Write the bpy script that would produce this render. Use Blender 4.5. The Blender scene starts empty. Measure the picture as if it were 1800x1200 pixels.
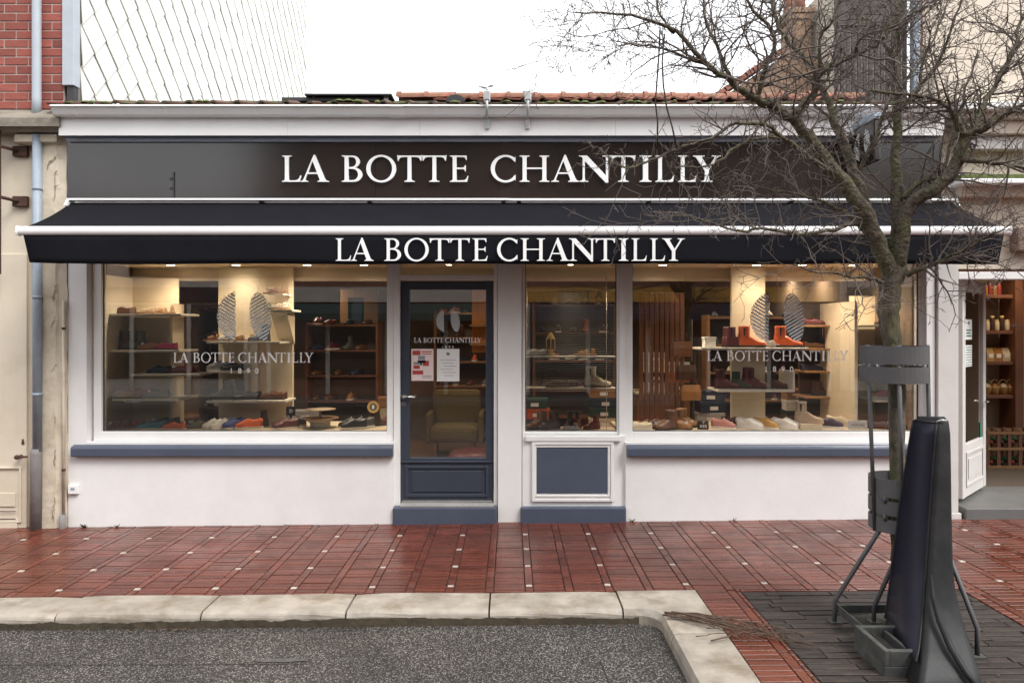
import bpy, bmesh, math, random
from mathutils import Vector, Matrix
random.seed(7)
R = math.radians
SC = bpy.context.scene
COL = SC.collection

# ------------------------------------------------------------------ camera
D, CZ, F = 6.757, 1.827, 1250.0          # distance to the shop wall, eye height, focal length in photo pixels
VX, VY = 897.0, 580.0                    # vanishing point of the street-to-shop lines
cd = bpy.data.cameras.new('camera'); cam = bpy.data.objects.new('camera', cd); COL.objects.link(cam)
cd.sensor_width = 36; cd.lens = F/1800*36; cd.clip_start = .05; cd.clip_end = 1000
cd.shift_x = (900-VX)/1800; cd.shift_y = -(600-VY)/1800
cam.location = (0, -D, CZ); cam.rotation_euler = (R(90), 0, 0)
SC.camera = cam
def P(px, py, Y=0.0):
    d = D+Y
    return Vector(((px-VX)*d/F, Y, CZ+(VY-py)*d/F))
def XX(px, Y=0.0): return (px-VX)*(D+Y)/F
def ZZ(py, Y=0.0): return CZ+(VY-py)*(D+Y)/F

# ------------------------------------------------------------------ sky, sun, exposure
SUN_EL, SUN_AZ = 52, 200                 # high, from the street side
w = bpy.data.worlds.new('World'); SC.world = w; w.use_nodes = True
nt = w.node_tree; nt.nodes.clear()
sky = nt.nodes.new('ShaderNodeTexSky'); sky.sky_type = 'NISHITA'; sky.sun_disc = False
sky.sun_elevation = R(SUN_EL); sky.sun_rotation = R(SUN_AZ); sky.air_density = 1.0; sky.dust_density = 4.0; sky.ozone_density = 1.0
hs = nt.nodes.new('ShaderNodeHueSaturation'); hs.inputs['Saturation'].default_value = .16   # cloud cover takes the blue out
bg = nt.nodes.new('ShaderNodeBackground'); bg.inputs[1].default_value = .15
wo = nt.nodes.new('ShaderNodeOutputWorld')
nt.links.new(sky.outputs[0], hs.inputs['Color']); mxw = nt.nodes.new('ShaderNodeMix'); mxw.data_type = 'RGBA'; mxw.inputs[0].default_value = .65; mxw.inputs[7].default_value = (6.4, 6.5, 6.7, 1)   # even cloud layer
nt.links.new(hs.outputs[0], mxw.inputs[6]); nt.links.new(mxw.outputs[2], bg.inputs[0]); nt.links.new(bg.outputs[0], wo.inputs[0])
sl = bpy.data.lights.new('sun', 'SUN'); sl.energy = 1.3; sl.angle = R(22); sl.color = (1, .97, .93)
so = bpy.data.objects.new('sun', sl); COL.objects.link(so)
# sun stands towards -Y (behind the camera), to the right
sd = Vector((.60, -.61, math.tan(R(SUN_EL))*.855)).normalized()
so.rotation_euler = sd.to_track_quat('Z', 'Y').to_euler()
sky.sun_rotation = math.atan2(sd.x, sd.y)
SC.view_settings.view_transform = 'Standard'; SC.view_settings.look = 'None'
SC.view_settings.exposure = 1.08; SC.view_settings.gamma = 1; SC.view_settings.use_curve_mapping = False
SC.render.engine = 'CYCLES'
SC.cycles.max_bounces = 8; SC.cycles.transparent_max_bounces = 24; SC.cycles.use_denoising = True
SC.cycles.caustics_reflective = False; SC.cycles.caustics_refractive = False
SC.cycles.sample_clamp_indirect = 6

# ------------------------------------------------------------------ materials
MATS = {}
def lin(c): return tuple(((x/255)/12.92 if x/255 <= .04045 else ((x/255+.055)/1.055)**2.4) for x in c)
def mat(name, col, rough=.6, var=.12, scale=6.0, bump=0.0, bscale=40.0, metal=0.0, spec=.5, rand=0.0, dirt=None, dirt_amt=0.0, dscale=3.0, rvar=0.0, emit=None, coat=0.0, stretch=None, bdist=.01):
    """Principled with noise colour variation, optional per-piece variation, dirt patches and bump."""
    if name in MATS: return MATS[name]
    m = bpy.data.materials.new(name); m.use_nodes = True; MATS[name] = m
    n = m.node_tree.nodes; l = m.node_tree.links; b = n['Principled BSDF']
    b.inputs['Metallic'].default_value = metal; b.inputs['Specular IOR Level'].default_value = spec
    b.inputs['Roughness'].default_value = rough; b.inputs['Coat Weight'].default_value = coat
    tc = n.new('ShaderNodeTexCoord'); src = tc.outputs['Object']
    if stretch:
        mp = n.new('ShaderNodeMapping'); mp.inputs['Scale'].default_value = stretch; l.new(src, mp.inputs[0]); src = mp.outputs[0]
    no = n.new('ShaderNodeTexNoise'); no.inputs['Scale'].default_value = scale; no.inputs['Detail'].default_value = 6; no.inputs['Roughness'].default_value = .6
    l.new(src, no.inputs['Vector'])
    mr = n.new('ShaderNodeMapRange'); mr.inputs[1].default_value = .3; mr.inputs[2].default_value = .7
    mr.inputs[3].default_value = 1-var; mr.inputs[4].default_value = 1+var; l.new(no.outputs[0], mr.inputs[0])
    val = mr.outputs[0]
    if rand:
        oi = n.new('ShaderNodeObjectInfo'); ge = n.new('ShaderNodeNewGeometry')
        ad = n.new('ShaderNodeMath'); ad.operation = 'ADD'; l.new(oi.outputs['Random'], ad.inputs[0]); l.new(ge.outputs['Random Per Island'], ad.inputs[1])
        fr = n.new('ShaderNodeMath'); fr.operation = 'FRACT'; l.new(ad.outputs[0], fr.inputs[0])
        m2 = n.new('ShaderNodeMapRange'); m2.inputs[3].default_value = 1-rand; m2.inputs[4].default_value = 1+rand; l.new(fr.outputs[0], m2.inputs[0])
        mu = n.new('ShaderNodeMath'); mu.operation = 'MULTIPLY'; l.new(val, mu.inputs[0]); l.new(m2.outputs[0], mu.inputs[1]); val = mu.outputs[0]
    vm = n.new('ShaderNodeVectorMath'); vm.operation = 'SCALE'; vm.inputs[0].default_value = col[:3]; l.new(val, vm.inputs['Scale'])
    out = vm.outputs[0]
    if dirt:
        dn = n.new('ShaderNodeTexNoise'); dn.inputs['Scale'].default_value = dscale; dn.inputs['Detail'].default_value = 8; dn.inputs['Roughness'].default_value = .65
        l.new(src, dn.inputs['Vector'])
        dr = n.new('ShaderNodeMapRange'); dr.inputs[1].default_value = .48; dr.inputs[2].default_value = .68; dr.inputs[3].default_value = 0; dr.inputs[4].default_value = dirt_amt
        l.new(dn.outputs[0], dr.inputs[0])
        mx = n.new('ShaderNodeMix'); mx.data_type = 'RGBA'; l.new(dr.outputs[0], mx.inputs[0]); l.new(out, mx.inputs[6]); mx.inputs[7].default_value = (*dirt, 1); out = mx.outputs[2]
    l.new(out, b.inputs['Base Color'])
    if rvar:
        rn = n.new('ShaderNodeTexNoise'); rn.inputs['Scale'].default_value = 2.2; rn.inputs['Detail'].default_value = 5; l.new(tc.outputs['Object'], rn.inputs['Vector'])
        rr = n.new('ShaderNodeMapRange'); rr.inputs[1].default_value = .35; rr.inputs[2].default_value = .65; rr.inputs[3].default_value = max(.05, rough-rvar); rr.inputs[4].default_value = min(1, rough+rvar)
        l.new(rn.outputs[0], rr.inputs[0]); l.new(rr.outputs[0], b.inputs['Roughness'])
    if bump:
        bn = n.new('ShaderNodeTexNoise'); bn.inputs['Scale'].default_value = bscale; bn.inputs['Detail'].default_value = 5; l.new(src, bn.inputs['Vector'])
        bp = n.new('ShaderNodeBump'); bp.inputs['Strength'].default_value = bump; bp.inputs['Distance'].default_value = bdist; l.new(bn.outputs[0], bp.inputs['Height']); l.new(bp.outputs[0], b.inputs['Normal'])
    if emit:
        b.inputs['Emission Color'].default_value = (*emit[:3], 1); b.inputs['Emission Strength'].default_value = emit[3]
    return m
def glass_mat(name, tint=(.93, .95, .95), ior=1.5, rough=.0):
    m = bpy.data.materials.new(name); m.use_nodes = True; n = m.node_tree.nodes; l = m.node_tree.links; n.clear()
    o = n.new('ShaderNodeOutputMaterial'); tr = n.new('ShaderNodeBsdfTransparent'); tr.inputs[0].default_value = (*tint, 1)
    gl = n.new('ShaderNodeBsdfGlossy'); gl.inputs['Roughness'].default_value = rough
    fr = n.new('ShaderNodeFresnel'); fr.inputs[0].default_value = ior
    ml = n.new('ShaderNodeMath'); ml.operation = 'MULTIPLY'; ml.inputs[1].default_value = 4.3; ml.use_clamp = True   # four faces of the double pane
    l.new(fr.outputs[0], ml.inputs[0])
    mx = n.new('ShaderNodeMixShader'); l.new(ml.outputs[0], mx.inputs[0]); l.new(tr.outputs[0], mx.inputs[1]); l.new(gl.outputs[0], mx.inputs[2]); l.new(mx.outputs[0], o.inputs[0])
    MATS[name] = m; return m
def asphalt_mat():
    m = bpy.data.materials.new('asphalt'); m.use_nodes = True; n = m.node_tree.nodes; l = m.node_tree.links; b = n['Principled BSDF']
    tc = n.new('ShaderNodeTexCoord'); nz = n.new('ShaderNodeTexNoise'); nz.inputs['Scale'].default_value = 60
    l.new(tc.outputs['Object'], nz.inputs['Vector'])
    dm = n.new('ShaderNodeMix'); dm.data_type = 'VECTOR'; dm.inputs[0].default_value = .012
    l.new(tc.outputs['Object'], dm.inputs[4]); l.new(nz.outputs['Color'], dm.inputs[5])
    vo = n.new('ShaderNodeTexVoronoi'); vo.inputs['Scale'].default_value = 118; l.new(dm.outputs[1], vo.inputs['Vector'])
    # every cell a chip of stone: some pale, some dark, with dark bitumen between
    sp = n.new('ShaderNodeSeparateColor'); l.new(vo.outputs['Color'], sp.inputs[0])
    cr = n.new('ShaderNodeValToRGB'); e = cr.color_ramp.elements
    e[0].position = .0; e[0].color = (.035, .03, .028, 1); e[1].position = 1; e[1].color = (.42, .385, .34, 1)
    e2 = e.new(.42); e2.color = (.075, .066, .06, 1); e3 = e.new(.62); e3.color = (.16, .143, .127, 1)
    l.new(sp.outputs[0], cr.inputs[0])
    mr = n.new('ShaderNodeMapRange'); mr.inputs[1].default_value = .42; mr.inputs[2].default_value = .62; mr.inputs[3].default_value = 0; mr.inputs[4].default_value = 1; l.new(vo.outputs['Distance'], mr.inputs[0])
    mx = n.new('ShaderNodeMix'); mx.data_type = 'RGBA'; l.new(mr.outputs[0], mx.inputs[0]); l.new(cr.outputs[0], mx.inputs[6]); mx.inputs[7].default_value = (.03, .027, .026, 1)
    bn = n.new('ShaderNodeTexNoise'); bn.inputs['Scale'].default_value = 1.6; bn.inputs['Detail'].default_value = 5; l.new(tc.outputs['Object'], bn.inputs['Vector'])
    br = n.new('ShaderNodeMapRange'); br.inputs[1].default_value = .3; br.inputs[2].default_value = .7; br.inputs[3].default_value = .40; br.inputs[4].default_value = .88; l.new(bn.outputs[0], br.inputs[0])
    vm = n.new('ShaderNodeVectorMath'); vm.operation = 'SCALE'; l.new(mx.outputs[2], vm.inputs[0]); l.new(br.outputs[0], vm.inputs['Scale'])
    l.new(vm.outputs[0], b.inputs['Base Color']); b.inputs['Roughness'].default_value = .55
    bp = n.new('ShaderNodeBump'); bp.invert = True; bp.inputs['Strength'].default_value = .8; bp.inputs['Distance'].default_value = .004; l.new(vo.outputs['Distance'], bp.inputs['Height']); l.new(bp.outputs[0], b.inputs['Normal'])
    MATS['asphalt'] = m; return m

mat('white_render', (.77, .755, .745), .75, .035, 2.5, .12, 22, dirt=(.60, .57, .54), dirt_amt=.25, dscale=1.7)
mat('white_paint', (.79, .78, .76), .45, .03, 3, .04, 20)
mat('white_pvc', (.80, .79, .785), .32, .03, 2, 0)
mat('blue_grey', (.070, .084, .122), .42, .06, 5, .05, 25)
mat('door_blue', (.040, .049, .070), .38, .06, 5, .04, 25)
mat('sign_black', (.017, .0125, .0105), .16, .4, 1.1, 0, spec=.8)
mat('letter_white', (.86, .86, .86), .4, .02)
mat('awning_black', (.0065, .0067, .0100), .9, .18, 4, .25, 260, spec=.15)
mat('awning_white', (.83, .82, .82), .35, .02)
mat('dark_metal', (.03, .03, .032), .45, .1)
mat('cream_stone', (.60, .53, .42), .85, .1, 3, .5, 18, dirt=(.30, .235, .15), dirt_amt=.45, dscale=4)
mat('cream_paint', (.64, .565, .45), .6, .06, 1.6, .08, 14, dirt=(.43, .35, .24), dirt_amt=.3, dscale=2.2)
mat('weathered_stone', (.24, .21, .17), .9, .18, 6, .5, 25, dirt=(.09, .08, .06), dirt_amt=.6, dscale=5)
mat('zinc', (.27, .32, .38), .5, .12, 5, .05, 20)
mat('zinc_light', (.42, .46, .51), .5, .08, 4, .05, 20)
mat('cast_grey', (.22, .205, .20), .7, .15, 6, .2, 20)
mat('brick_red', (.26, .070, .052), .8, .16, 14, .35, 40, rand=.28)
mat('mortar', (.42, .33, .29), .9, .1, 8, .3, 40)
mat('rust', (.07, .032, .022), .85, .3, 12, .4, 30)
mat('slate_pale', (.80, .80, .77), .6, .05, 3, .1, 12, rand=.05, dirt=(.66, .66, .42), dirt_amt=.35, dscale=1.2)
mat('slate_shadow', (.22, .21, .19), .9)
mat('clay_tile', (.25, .095, .066), .8, .2, 6, .3, 20, rand=.2, dirt=(.10, .10, .04), dirt_amt=.55, dscale=7)
mat('moss_dark', (.035, .035, .024), .95, .4, 20, .8, 30)
mat('moss_green', (.09, .115, .03), .95, .4, 20, .8, 30)
mat('galvanised', (.52, .54, .54), .35, .12, 12, .05, 30, metal=.75)
mat('chalk_kerb', (.34, .30, .25), .6, .28, 4.5, .45, 26, dirt=(.15, .11, .065), dirt_amt=.75, dscale=3.6, rand=.10, rvar=.15)
mat('paver_red', (.122, .032, .019), .30, .28, 9, .12, 45, spec=.42, rand=.24, dirt=(.055, .024, .019), dirt_amt=.6, dscale=1.1, rvar=.12)
mat('paver_dark', (.030, .022, .019), .62, .3, 9, .5, 40, rand=.35, dirt=(.11, .095, .075), dirt_amt=.4, dscale=3, rvar=.15)
mat('paver_white', (.44, .37, .32), .5, .1, 8, .1, 30, rand=.1)
mat('joint', (.045, .022, .018), .9, .3, 20, .3, 60)
mat('joint_dark', (.022, .019, .015), .95, .4, 16, .5, 60)
asphalt_mat()
mat('bark', (.11, .09, .064), .92, .65, 30, 1.0, 38, dirt=(.105, .125, .03), dirt_amt=.8, dscale=7, stretch=(1, 1, .35), bdist=.03)
mat('bark_limb', (.115, .096, .072), .9, .6, 30, 1.0, 45, dirt=(.10, .12, .03), dirt_amt=.7, dscale=6, bdist=.025)
mat('twig', (.125, .10, .084), .8, .3, 12)
mat('twig_dry', (.10, .062, .042), .85, .3, 12)
mat('guard_grey', (.085, .083, .086), .55, .12, 8, .1, 40)
mat('plastic_grey', (.011, .0115, .0125), .62, .2, 8, .2, 160, spec=.3, dirt=(.035, .035, .032), dirt_amt=.45, dscale=5, rvar=.15)
mat('plastic_navy', (.008, .008, .018), .55, .1, 6, .04, 40, spec=.3)
mat('plastic_dusty', (.050, .053, .052), .6, .2, 12, .2, 60, dirt=(.16, .15, .12), dirt_amt=.4, dscale=9)
mat('plastic_dust_rim', (.15, .15, .14), .65, .2, 12)
glass_mat('pane_glass')
mat('decal', (.86, .88, .88), .5, .02)
mat('decal_teal', (.30, .40, .43), .5, .05)
mat('paper', (.80, .79, .77), .7, .03)
mat('paper_pink', (.80, .66, .64), .7, .03)
mat('ink', (.05, .05, .06), .7, .05)
mat('ink_red', (.45, .06, .05), .7, .05)
mat('ink_grey', (.30, .30, .31), .7, .05)
mat('ink_green', (.03, .16, .11), .7, .05)
mat('shelf_white', (.74, .69, .60), .5, .03)
mat('shelf_cream', (.62, .52, .38), .5, .05)
mat('panel_cream', (.72, .62, .46), .6, .04)
mat('ceiling_in', (.62, .53, .42), .8, .03)
mat('wall_taupe', (.24, .175, .125), .8, .1, 3)
mat('wall_dark', (.10, .076, .06), .8, .1, 3)
mat('wood_floor', (.22, .12, .06), .45, .2, 4, .05, 30, stretch=(1, 8, 1))
mat('wood_oak', (.25, .125, .05), .5, .18, 3, .05, 20, stretch=(6, 6, 1))
mat('wood_red', (.15, .058, .028), .55, .2, 4, .05, 20)
mat('beige_wall', (.36, .28, .20), .8, .05, 3)
mat('grey_stone', (.13, .13, .125), .6, .12, 5, .2, 25, rvar=.1)
mat('plinth_stone', (.33, .32, .31), .6, .12, 5, .2, 25)
mat('chrome', (.62, .6, .57), .22, .03, 4, 0, metal=1)
mat('lamp_disc', (1, .9, .75), .5, 0, emit=(1, .82, .58, 16))

# ------------------------------------------------------------------ mesh helpers
class MB:
    def __init__(s): s.v = []; s.f = []; s.m = []; s.mi = 0; s.sm = set()
    def add(s, vs, fs, smooth=False):
        o = len(s.v); s.v += [tuple(v) for v in vs]
        for f in fs:
            if smooth: s.sm.add(len(s.f))
            s.f.append(tuple(o+i for i in f)); s.m.append(s.mi)
        return s
    def box(s, x0, x1, y0, y1, z0, z1, bv=0.0):
        x0, x1 = min(x0, x1), max(x0, x1); y0, y1 = min(y0, y1), max(y0, y1); z0, z1 = min(z0, z1), max(z0, z1)
        if bv <= 0:
            return s.add([(x0,y0,z0),(x1,y0,z0),(x1,y1,z0),(x0,y1,z0),(x0,y0,z1),(x1,y0,z1),(x1,y1,z1),(x0,y1,z1)],
                         [(3,2,1,0),(4,5,6,7),(0,1,5,4),(1,2,6,5),(2,3,7,6),(3,0,4,7)])
        bm = bmesh.new(); bmesh.ops.create_cube(bm, size=1)
        for v in bm.verts: v.co = Vector(((x0+x1)/2+v.co.x*(x1-x0), (y0+y1)/2+v.co.y*(y1-y0), (z0+z1)/2+v.co.z*(z1-z0)))
        bmesh.ops.bevel(bm, geom=bm.edges[:], offset=min(bv, .45*min(x1-x0, y1-y0, z1-z0)), segments=2, affect='EDGES', profile=.5)
        bm.verts.index_update()
        s.add([v.co[:] for v in bm.verts], [tuple(v.index for v in f.verts) for f in bm.faces]); bm.free(); return s
    def chip(s, x0, x1, y0, y1, z0, z1, b=.0015):
        """box open below with a chamfered top, for paving pieces"""
        vs = [(x0,y0,z0),(x1,y0,z0),(x1,y1,z0),(x0,y1,z0),(x0,y0,z1-b),(x1,y0,z1-b),(x1,y1,z1-b),(x0,y1,z1-b),(x0+b,y0+b,z1),(x1-b,y0+b,z1),(x1-b,y1-b,z1),(x0+b,y1-b,z1)]
        fs = [(8,9,10,11)]
        for i in range(4):
            j = (i+1) % 4; fs += [(i, j, 4+j, 4+i), (4+i, 4+j, 8+j, 8+i)]
        return s.add(vs, fs)
    def tube(s, pts, rads, n=8, caps=True, smooth=True):
        pts = [Vector(p) for p in pts]
        if not hasattr(rads, '__len__'): rads = [rads]*len(pts)
        vs = []; up = None
        for i, p in enumerate(pts):
            t = (pts[min(i+1, len(pts)-1)]-pts[max(i-1, 0)])
            if t.length < 1e-9: t = Vector((0,0,1))
            t.normalize()
            if up is None:
                up = Vector((0,0,1)) if abs(t.z) < .9 else Vector((1,0,0))
            a = t.cross(up)
            if a.length < 1e-4: a = t.cross(Vector((.3,.9,.2)))
            a.normalize(); b = a.cross(t).normalized(); up = b
            for k in range(n):
                th = 2*math.pi*k/n; vs.append(p+(a*math.cos(th)+b*math.sin(th))*rads[i])
        fs = [(i*n+k, i*n+(k+1) % n, (i+1)*n+(k+1) % n, (i+1)*n+k) for i in range(len(pts)-1) for k in range(n)]
        o = len(s.f); s.add(vs, fs, smooth)
        if caps: 
            b0 = len(s.v)-len(vs); s.f.append(tuple(b0+k for k in reversed(range(n)))); s.m.append(s.mi)
            s.f.append(tuple(b0+(len(pts)-1)*n+k for k in range(n))); s.m.append(s.mi)
        return s
    def lathe(s, prof, c=(0,0,0), n=20, smooth=True):
        vs = []
        for r, z in prof:
            for k in range(n): a = 2*math.pi*k/n; vs.append((c[0]+r*math.cos(a), c[1]+r*math.sin(a), c[2]+z))
        fs = [(i*n+k, i*n+(k+1) % n, (i+1)*n+(k+1) % n, (i+1)*n+k) for i in range(len(prof)-1) for k in range(n)]
        return s.add(vs, fs, smooth)
    def loft(s, rings, smooth=True, cap0=True, cap1=True):
        n = len(rings[0]); vs = [v for r in rings for v in r]
        fs = [(i*n+k, i*n+(k+1) % n, (i+1)*n+(k+1) % n, (i+1)*n+k) for i in range(len(rings)-1) for k in range(n)]
        b0 = len(s.v); s.add(vs, fs, smooth)
        if cap0: s.f.append(tuple(b0+k for k in reversed(range(n)))); s.m.append(s.mi)
        if cap1: s.f.append(tuple(b0+(len(rings)-1)*n+k for k in range(n))); s.m.append(s.mi)
        return s
    def extr(s, prof, axis, a, b):
        """prof: 2-D closed outline; extrude along axis 'x' (prof = (y,z)), 'y' (prof = (x,z)) or 'z' (prof = (x,y))"""
        def pt(p, t): return (t, p[0], p[1]) if axis == 'x' else (p[0], t, p[1]) if axis == 'y' else (p[0], p[1], t)
        n = len(prof); vs = [pt(p, a) for p in prof]+[pt(p, b) for p in prof]
        return s.add(vs, [(i, (i+1) % n, n+(i+1) % n, n+i) for i in range(n)]+[tuple(reversed(range(n))), tuple(range(n, 2*n))])
    def mesh(s, name, ms):
        me = bpy.data.meshes.new(name); me.from_pydata(s.v, [], s.f)
        if isinstance(ms, str): ms = [ms]
        for m in ms: me.materials.append(MATS[m])
        me.polygons.foreach_set('material_index', s.m)
        me.polygons.foreach_set('use_smooth', [i in s.sm for i in range(len(s.f))])
        me.update()
        bm = bmesh.new(); bm.from_mesh(me); bmesh.ops.recalc_face_normals(bm, faces=bm.faces); bm.to_mesh(me); bm.free()
        return me
    def build(s, name, ms, parent=None):
        return link(name, s.mesh(name, ms), parent)
def link(name, me, parent=None, loc=None):
    o = bpy.data.objects.new(name, me); COL.objects.link(o)
    if parent: o.parent = parent
    if loc is not None: o.location = loc
    return o
def tag(o, label, cat, group=None):
    o['label'] = label; o['category'] = cat
    if group: o['group'] = group
    return o
def thing(name, label, cat, loc=(0,0,0), rz=0, group=None):
    o = bpy.data.objects.new(name, None); COL.objects.link(o); o.location = loc; o.rotation_euler = (0, 0, rz); o.empty_display_size = .1
    return tag(o, label, cat, group)
def struct(o): o['kind'] = 'structure'; return o
def bxo(name, m, parent, x0, x1, y0, y1, z0, z1, bv=0.0): return MB().box(x0, x1, y0, y1, z0, z1, bv).build(name, m, parent)
SLOPE = .010
def gz(x): return SLOPE*x
def tilt(o): o.rotation_euler = (0, -math.atan(SLOPE), 0); return o

# ------------------------------------------------------------------ lettering (inscriptional roman capitals drawn as outlines)
def arc(cx, cy, rx, ry, a0, a1, n=14):
    return [(cx+rx*math.cos(R(a0+(a1-a0)*i/n)), cy+ry*math.sin(R(a0+(a1-a0)*i/n))) for i in range(n+1)]
def stem(x0, x1, top=True, s=.10):
    """outline of a serifed stem, counter-clockwise"""
    return [(x0-s,0),(x1+s,0),(x1+s,.025),(x1+.03,.05),(x1,.11),(x1,.89),(x1+.03,.95),(x1+s,.975),(x1+s,1),(x0-s,1),(x0-s,.975),(x0-.03,.95),(x0,.89),(x0,.11),(x0-.03,.05),(x0-s,.025)]
GL = {
 'L': [[(0,0),(.70,0),(.745,.24),(.715,.24),(.67,.13),(.60,.07),(.5,.05),(.31,.05),(.27,.07),(.26,.11),(.26,.89),(.28,.95),(.38,.975),(.38,1),(0,1),(0,.975),(.09,.95),(.11,.89),(.11,.11),(.09,.05),(0,.025)]],
 'I': [stem(.11,.26)],
 'A': [[(0,0),(.28,0),(.28,.025),(.19,.05),(.175,.09),(.25,.30),(.62,.30),(.70,.09),(.69,.045),(.62,.025),(.62,0),(1.04,0),(1.04,.025),(.95,.05),(.89,.13),(.535,1.03),(.48,1.03),(.46,.97),(.12,.12),(.08,.05),(0,.025)],[(.27,.355),(.60,.355),(.44,.80)]],
 'T': [[(.27,0),(.67,0),(.67,.025),(.575,.05),(.545,.11),(.545,.945),(.75,.94),(.84,.91),(.89,.80),(.92,.80),(.945,1.02),(.9,1.0),(.04,1.0),(0,1.02),(.02,.80),(.05,.80),(.10,.91),(.19,.94),(.395,.945),(.395,.11),(.365,.05),(.27,.025)]],
 'E': [[(0,0),(.66,0),(.71,.22),(.68,.22),(.63,.11),(.56,.06),(.31,.05),(.27,.07),(.26,.11),(.26,.485),(.50,.485),(.55,.47),(.58,.40),(.61,.40),(.61,.63),(.58,.63),(.55,.56),(.50,.54),(.26,.54),(.26,.945),(.52,.945),(.58,.92),(.62,.83),(.65,.83),(.645,1),(0,1),(0,.975),(.09,.95),(.11,.89),(.11,.11),(.09,.05),(0,.025)]],
 'H': [[(0,0),(.37,0),(.37,.025),(.28,.05),(.26,.11),(.26,.485),(.84,.485),(.84,.11),(.82,.05),(.73,.025),(.73,0),(1.10,0),(1.10,.025),(1.01,.05),(.99,.11),(.99,.89),(1.01,.95),(1.10,.975),(1.10,1),(.73,1),(.73,.975),(.82,.95),(.84,.89),(.84,.54),(.26,.54),(.26,.89),(.28,.95),(.37,.975),(.37,1),(0,1),(0,.975),(.09,.95),(.11,.89),(.11,.11),(.09,.05),(0,.025)]],
 'N': [[(0,0),(.31,0),(.31,.025),(.22,.05),(.195,.11),(.195,.79),(.88,-.03),(.96,-.03),(.96,.89),(.98,.95),(1.07,.975),(1.07,1),(.76,1),(.76,.975),(.86,.95),(.885,.89),(.885,.24),(.27,1.0),(0,1),(0,.975),(.09,.95),(.125,.89),(.125,.11),(.09,.05),(0,.025)]],
 'O': [arc(.57,.5,.57,.525,0,354,40), arc(.57,.5,.415,.455,8,362,40)],
 'C': [arc(.57,.5,.57,.525,52,308,30)+[(.95,.04),(.955,.26),(.925,.26)]+arc(.57,.5,.41,.45,312,48,28)+[(.915,.77),(.945,.77),(.95,.97)]],
 'B': [[(0,0),(.44,0)]+arc(.44,.275,.34,.275,-80,78,12)+arc(.42,.77,.27,.23,-70,90,10)+[(0,1),(0,.975),(.09,.95),(.11,.89),(.11,.11),(.09,.05),(0,.025)],
       [(.26,.06)]+arc(.42,.275,.20,.215,-85,85,10)+[(.26,.50)], [(.26,.56)]+arc(.40,.755,.15,.185,-85,85,8)+[(.26,.945)]],
 'Y': [[(.30,0),(.70,0),(.70,.025),(.605,.05),(.575,.11),(.575,.45),(.86,.91),(.92,.96),(1.0,.975),(1.0,1),(.68,1),(.68,.975),(.77,.95),(.775,.91),(.545,.53),(.33,.90),(.34,.95),(.42,.975),(.42,1),(0,1),(0,.975),(.08,.95),(.13,.90),(.425,.43),(.425,.11),(.395,.05),(.30,.025)]],
}
GW = {k: max(p[0] for p in v[0]) for k, v in GL.items()}
LAY = {}   # letter positions in cap heights, read off the sign
def cap_layout():
    z1 = [('L',218,348),('A',345,540),('B',628,770),('O',797,1003),('T',1010,1180),('T',1182,1350),('E',1372,1500)]
    z2 = [('C',88,260),('H',287,492),('A',505,700),('N',695,920),('T',918,1085),('I',1110,1195),('L',1222,1350),('L',1378,1505),('Y',1480,1672)]
    out = [(c, 440+a/3.913, 440+b/3.913) for c, a, b in z1]+[(c, 840+a/3.913, 840+b/3.913) for c, a, b in z2]
    return out
CAPS = cap_layout()
def outline_mesh(name, conts, depth, m):
    """conts in (x, z); a plate facing -Y with its front at y=-depth"""
    cu = bpy.data.curves.new('outline', 'CURVE'); cu.dimensions = '2D'; cu.fill_mode = 'BOTH'; cu.extrude = depth/2
    for c in conts:
        sp = cu.splines.new('POLY'); sp.points.add(len(c)-1); sp.use_cyclic_u = True
        for i, p in enumerate(c): sp.points[i].co = (p[0], p[1], 0, 1)
    ob = bpy.data.objects.new('outline', cu); COL.objects.link(ob)
    dg = bpy.context.evaluated_depsgraph_get(); me = bpy.data.meshes.new_from_object(ob.evaluated_get(dg))
    bpy.data.objects.remove(ob); bpy.data.curves.remove(cu)
    me.transform(Matrix.Rotation(R(90), 4, 'X')); me.transform(Matrix.Translation((0, -depth/2, 0)))
    me.materials.clear(); me.materials.append(MATS[m]); me.name = name
    return me
def text_mesh(txt, size, m, depth=.001, width=None):
    cu = bpy.data.curves.new('t', 'FONT'); cu.body = txt; cu.size = size; cu.align_x = 'CENTER'; cu.extrude = depth/2
    ob = bpy.data.objects.new('t', cu); COL.objects.link(ob); dg = bpy.context.evaluated_depsgraph_get()
    me = bpy.data.meshes.new_from_object(ob.evaluated_get(dg)); bpy.data.objects.remove(ob); bpy.data.curves.remove(cu)
    if width:
        xs = [v.co.x for v in me.vertices]; k = width/(max(xs)-min(xs)); me.transform(Matrix.Diagonal((k, 1, 1, 1)))
    me.transform(Matrix.Rotation(R(90), 4, 'X')); me.materials.clear(); me.materials.append(MATS[m]); return me
GCACHE = {}
def lettering(parent, x_of, z0, cap, y, depth, m, name='letter', gap=0.0):
    """x_of: maps a sign pixel to world x; each capital its own mesh"""
    for c, a, b in CAPS:
        xa, xb = x_of(a), x_of(b); wd = xb-xa
        key = (c, round(wd, 3), round(cap, 3), depth, m)
        if key not in GCACHE:
            sx = wd/GW[c]; GCACHE[key] = outline_mesh('letter', [[(p[0]*sx, p[1]*cap) for p in ct] for ct in GL[c]], depth, m)
        o = link(name, GCACHE[key], parent, (xa, y, z0))

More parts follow.
